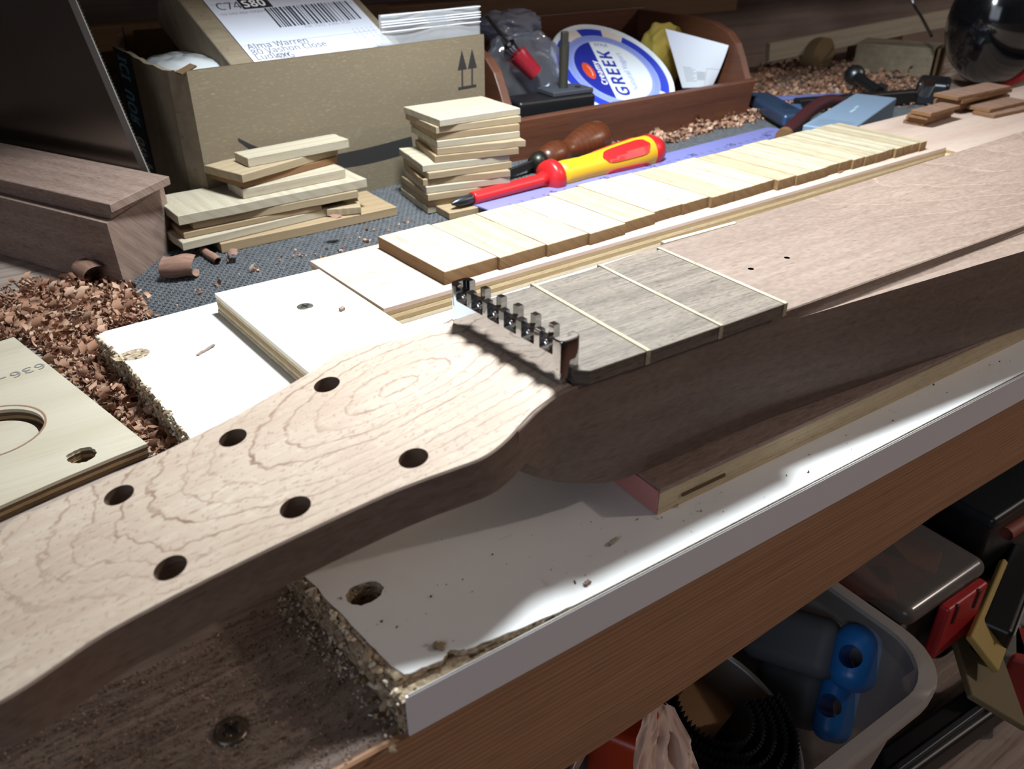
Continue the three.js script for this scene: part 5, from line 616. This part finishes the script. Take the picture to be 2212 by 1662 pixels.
/* ------------------------------------------------------------------ router template ply at the left */
{
  const y = 0.0062, P = [at(30, 728, y), at(318, 958, y), at(0, 1092, y)]; const d = P[2].clone().sub(P[1]).normalize(), far = P[0].clone().addScaledVector(d, 0.14), nr = P[1].clone().addScaledVector(d, 0.14), R = rng(13); const pts = [[P[0].x, P[0].z]]; for (let i = 0; i <= 24; i++) { const q = P[1].clone().addScaledVector(d, 0.14 * i / 24); pts.push([q.x, q.z + (R() - 0.5) * 0.0009]); } pts.push([far.x, far.z]);
  const hc = at(176, 984, y), gc = at(-22, 940, y), b = thing('router_template', 'stamped pale plywood template with a round cut-out and drilled hole', 'template');
  const small = ring(hc.x, hc.z, 0.0052, 26, 1, 0.16, rng(8)), big = ring(gc.x, gc.z, 0.0185, 48), mats = [M.layerDark, M.layerB, M.layerDark, M.plyOld]; for (let i = 0; i < 4; i++) { const y0 = 0.0004 + i * 0.00145, ins = i === 3 ? 0 : 0.0003; part(b, 'veneer_layer', prism(pts.map(([x, z], k) => [x - ins, z - (k > 0 && k < 26 ? ins : 0)]), y0, y0 + 0.00145, { bevel: 0.00012, holes: [small, big], ou: i, ov: i * 0.3 }), mats[i]); }
  const disc = part(b, 'cut_disc', prism(ring(gc.x - 0.001, gc.z + 0.001, 0.0165, 40), 0.0004, 0.0030, { bevel: 0.0002, ou: 3 }), M.plyOld, 'sunken cut-out disc'); part(b, 'groove_ring', prism(ring(gc.x, gc.z - 0.0022, 0.0196, 48), y + 0.00002, y + 0.00012, { bevel: 0, holes: [ring(gc.x, gc.z - 0.0022, 0.0188, 48)] }), std({ color: 0x8a6a54, roughness: 0.9 }), 'scored circle');
  const tx = canvasTex(512, 160, (g, w, h) => { g.clearRect(0, 0, w, h); g.fillStyle = '#7d7a78'; g.font = '130px monospace'; g.textBaseline = 'middle'; g.fillText('636-', 20, h / 2); }); const t0 = at(105, 785, y + 0.0002), t1 = at(0, 820, y + 0.0002), dx = t1.clone().sub(t0).normalize(), L = 0.032, H = 0.009; const m = new THREE.Matrix4().makeBasis(dx, V3(0, 1, 0), dx.clone().cross(V3(0, 1, 0))); const pg = new THREE.PlaneGeometry(L, H); pg.rotateX(-Math.PI / 2); m.setPosition(t0.clone().addScaledVector(dx, L / 2)); part(b, 'stamp', pg.applyMatrix4(m), std({ map: tx, transparent: true, alphaMap: null, roughness: 0.8 }), 'grey stamped numerals');
}
/* ------------------------------------------------------------------ wood shavings, chips and dust */
function curl(r, turns, w, seed) { const N = 14, pos = [], idx = [], R = rng(seed), k0 = R() * 6; for (let i = 0; i <= N; i++) { const t = i / N, a = k0 + t * turns * Math.PI * 2, rr = r * (1 + 0.5 * t), o = 0.25 * Math.sin(t * 5 + k0) * w; for (let j = 0; j <= 1; j++) pos.push(Math.cos(a) * rr, Math.sin(a) * rr + r, (j - 0.5) * w * (1 - 0.3 * Math.abs(t - 0.5)) + o); } for (let i = 0; i < N; i++) { const a = i * 2; idx.push(a, a + 1, a + 2, a + 1, a + 3, a + 2); } const g = new THREE.BufferGeometry(); g.setAttribute('position', new THREE.Float32BufferAttribute(pos, 3)); g.setIndex(idx); g.computeVertexNormals(); return g; }
const shaveM = phy({ color: 0xffffff, roughness: 0.85, side: THREE.DoubleSide, transmission: 0.12, thickness: 0 });
const shaveGeo = [curl(0.0016, 0.55, 0.004, 1), curl(0.0021, 0.4, 0.005, 2), curl(0.0012, 0.9, 0.003, 3), curl(0.0030, 0.25, 0.0045, 4)];
function inside(p, poly) { let c = false; for (let i = 0, j = poly.length - 1; i < poly.length; j = i++) if ((poly[i][1] > p[1]) !== (poly[j][1] > p[1]) && p[0] < (poly[j][0] - poly[i][0]) * (p[1] - poly[i][1]) / (poly[j][1] - poly[i][1]) + poly[i][0]) c = !c; return c; }
function scatter(name, label, category, polyPx, n, seed, y0, hgt, size, cols, geos = shaveGeo, mat = shaveM, flat = 1) {
  const poly = polyPx.map(([a, b]) => { const p = at(a, b, y0); return [p.x, p.z]; }), xs = poly.map((p) => p[0]), zs = poly.map((p) => p[1]), R = rng(seed), per = Math.ceil(n / geos.length), g = thing(name, label, category, V3(0, 0, 0), 0, null, 'stuff'); const m = new THREE.Matrix4(), q = new THREE.Quaternion(), col = new THREE.Color();
  geos.forEach((geo, gi) => { const im = new THREE.InstancedMesh(geo, mat, per); im.name = category.replace(/ /g, '_') + '_pieces'; im.userData.kind = 'stuff'; for (let i = 0; i < per; i++) { let p; do p = [mix(Math.min(...xs), Math.max(...xs), R()), mix(Math.min(...zs), Math.max(...zs), R())]; while (!inside(p, poly)); const h = hgt * Math.max(0, fbm(p[0] * 60, p[1] * 60, seed + 3, 0, 0, 3) * 2 - 0.6); const s = size * (0.45 + R() * R() * 1.4); q.setFromEuler(new THREE.Euler((R() - 0.5) * 2.2 * flat, R() * 6.3, (R() - 0.5) * 2.2 * flat)); m.compose(V3(p[0], y0 + h * R(), p[1]), q, V3(s, s, s)); im.setMatrixAt(i, m); const c = cols[Math.floor(R() * cols.length)], k = 0.75 + R() * 0.45; im.setColorAt(i, col.setHex(c).multiplyScalar(k)); } im.castShadow = im.receiveShadow = true; g.add(im); }); return g;
}
const SHC = [0xa67c62, 0x966c54, 0xb48c72, 0x865e48, 0xc09e86];
scatter('wood_shavings', 'heap of curled red brown shavings between block and white board', 'shavings', [[-60, 660], [90, 628], [260, 600], [330, 690], [225, 722], [250, 800], [330, 905], [395, 975], [330, 985], [210, 860], [50, 735], [-60, 750]], 3600, 5, 0.0006, 0.008, 0.62, SHC);
scatter('wood_shavings', 'curled shavings strewn between tray and metal rule', 'shavings', [[1310, 338], [1420, 290], [1610, 245], [1660, 262], [1500, 300], [1400, 330]], 1500, 6, 0.0012, 0.010, 0.7, SHC);
scatter('wood_shavings', 'drift of shavings spread around the tools at the bench back', 'shavings', [[1610, 180], [1640, 145], [1860, 128], [2040, 190], [2030, 232], [1760, 250], [1640, 255], [1600, 230]], 2600, 7, 0.0012, 0.007, 0.85, SHC);
scatter('sawdust', 'coarse brown sawdust over the near bench corner', 'sawdust', [[-40, 1600], [330, 1440], [600, 1290], [640, 1330], [830, 1590], [760, 1640], [700, 1680], [-40, 1680]], 5200, 8, 0.0001, 0.0010, 0.10, [0x8a6a58, 0x9c7c68, 0x6c5040, 0xb89c88]);
scatter('sawdust', 'pale specks of chip dust fallen along the cut chipboard end', 'sawdust', [[610, 1270], [650, 1290], [760, 1400], [870, 1585], [840, 1600], [720, 1450], [600, 1330]], 420, 9, 0.0002, 0.002, 0.2, [0xc8b8a4, 0xa8947c, 0xd8ccbc]);
scatter('sawdust', 'fine dust trail across the dark bench beside the template', 'sawdust', [[0, 640], [100, 600], [300, 640], [240, 720], [400, 960], [330, 990], [60, 740]], 900, 10, 0.0002, 0.002, 0.3, SHC);
scatter('sawdust', 'loose dust and flakes on the grey mat', 'sawdust', [[300, 650], [820, 480], [980, 470], [700, 560], [480, 620], [340, 690]], 50, 11, 0.0032, 0.0003, 0.5, SHC);
scatter('sawdust', 'dark specks and short fibres scattered over the white board', 'sawdust', [[700, 1260], [1420, 1110], [2200, 740], [2200, 790], [1230, 1300], [880, 1440]], 34, 12, 0.0151, 0.0002, 0.16, [0x6a4a3a, 0x4a3830, 0x8c6c58], shaveGeo, shaveM, 0.3);
{ // single curls and flakes that stand out
  const big = (label, px, y, r, turns, w, turn, seed, mat = M.mahog) => { const N = 34, pos = [], idx = [], K = 7; for (let i = 0; i <= N; i++) { const t = i / N, a = 0.6 + t * turns * Math.PI * 2, rr = r * (1 - 0.25 * t); for (let j = 0; j <= K; j++) { const s = j / K - 0.5, e = 1 + 0.12 * Math.sin(s * 6 + t * 4); pos.push(Math.cos(a) * rr * e, Math.sin(a) * rr * e + r, s * w + 0.05 * w * Math.sin(t * 9)); } } for (let i = 0; i < N; i++) for (let j = 0; j < K; j++) { const a = i * (K + 1) + j; idx.push(a, a + 1, a + K + 1, a + 1, a + K + 2, a + K + 1); } const g = new THREE.BufferGeometry(); g.setAttribute('position', new THREE.Float32BufferAttribute(pos, 3)); const uv = []; for (let i = 0; i < pos.length / 3; i++) uv.push(pos[i * 3 + 2], i * 0.0004); g.setAttribute('uv', new THREE.Float32BufferAttribute(uv, 2)); g.setIndex(idx); g.computeVertexNormals(); const p = at(px[0], px[1], y); solo('shaving_curl', g, mat, label, 'shaving', V3(p.x, y, p.z), turn); };
  const mm = std({ map: T.mahog, color: 0xffe6d8, roughness: 0.8, side: THREE.DoubleSide });
  big('wide curled shaving lying against the mahogany block', [200, 618], 0.0008, 0.0072, 0.62, 0.017, 0.2, 1, mm); big('big rolled shaving at the block corner on the mat', [392, 602], 0.0026, 0.0066, 0.8, 0.017, 1.05, 2, mm); big('thin tube shaving beneath the offcut stack', [455, 560], 0.0026, 0.0024, 1.3, 0.022, 0.1, 3, mm); big('small broken curl beside the thin tube shaving', [505, 565], 0.0026, 0.0034, 0.5, 0.009, -0.4, 4, mm); big('flat reddish flake on the mat before the strips', [725, 533], 0.0028, 0.010, 0.1, 0.0075, 0.9, 5, mm);
  const chip = (label, px, w, d, turn, mat, y = 0.0151, h = 0.0008) => { const p = at(px[0], px[1], y); solo('wood_chip', xf(roughSlab(w, h, d, px[0], 0.0006, { axis: 'x' }), 0, 0, 0, 0.12, 0, 0.06), mat, label, 'wood chip', V3(p.x, y, p.z), turn); };
  chip('pale splinter with a dusty smear on the white board', [1325, 1172], 0.004, 0.0012, 0.2, M.pale); chip('triangular chip near the chipped front corner', [948, 1398], 0.0022, 0.0028, 0.9, M.paleC); chip('tiny orange brown flake by the board front edge', [1268, 1262], 0.0022, 0.0012, 0.4, M.mahogRed); chip('forked dark splinter on the bright part of the board', [445, 758], 0.010, 0.0012, 0.5, M.mahog); chip('small dark chip behind the row beside the strips', [1815, 372], 0.006, 0.002, 0.3, M.brownpine, 0.0252); chip('pale shred hanging by the crumbled board corner', [848, 1618], 0.0032, 0.0016, 1.2, M.paleC, 0.0004);
}
shade(scene);
renderer.render(scene, camera);
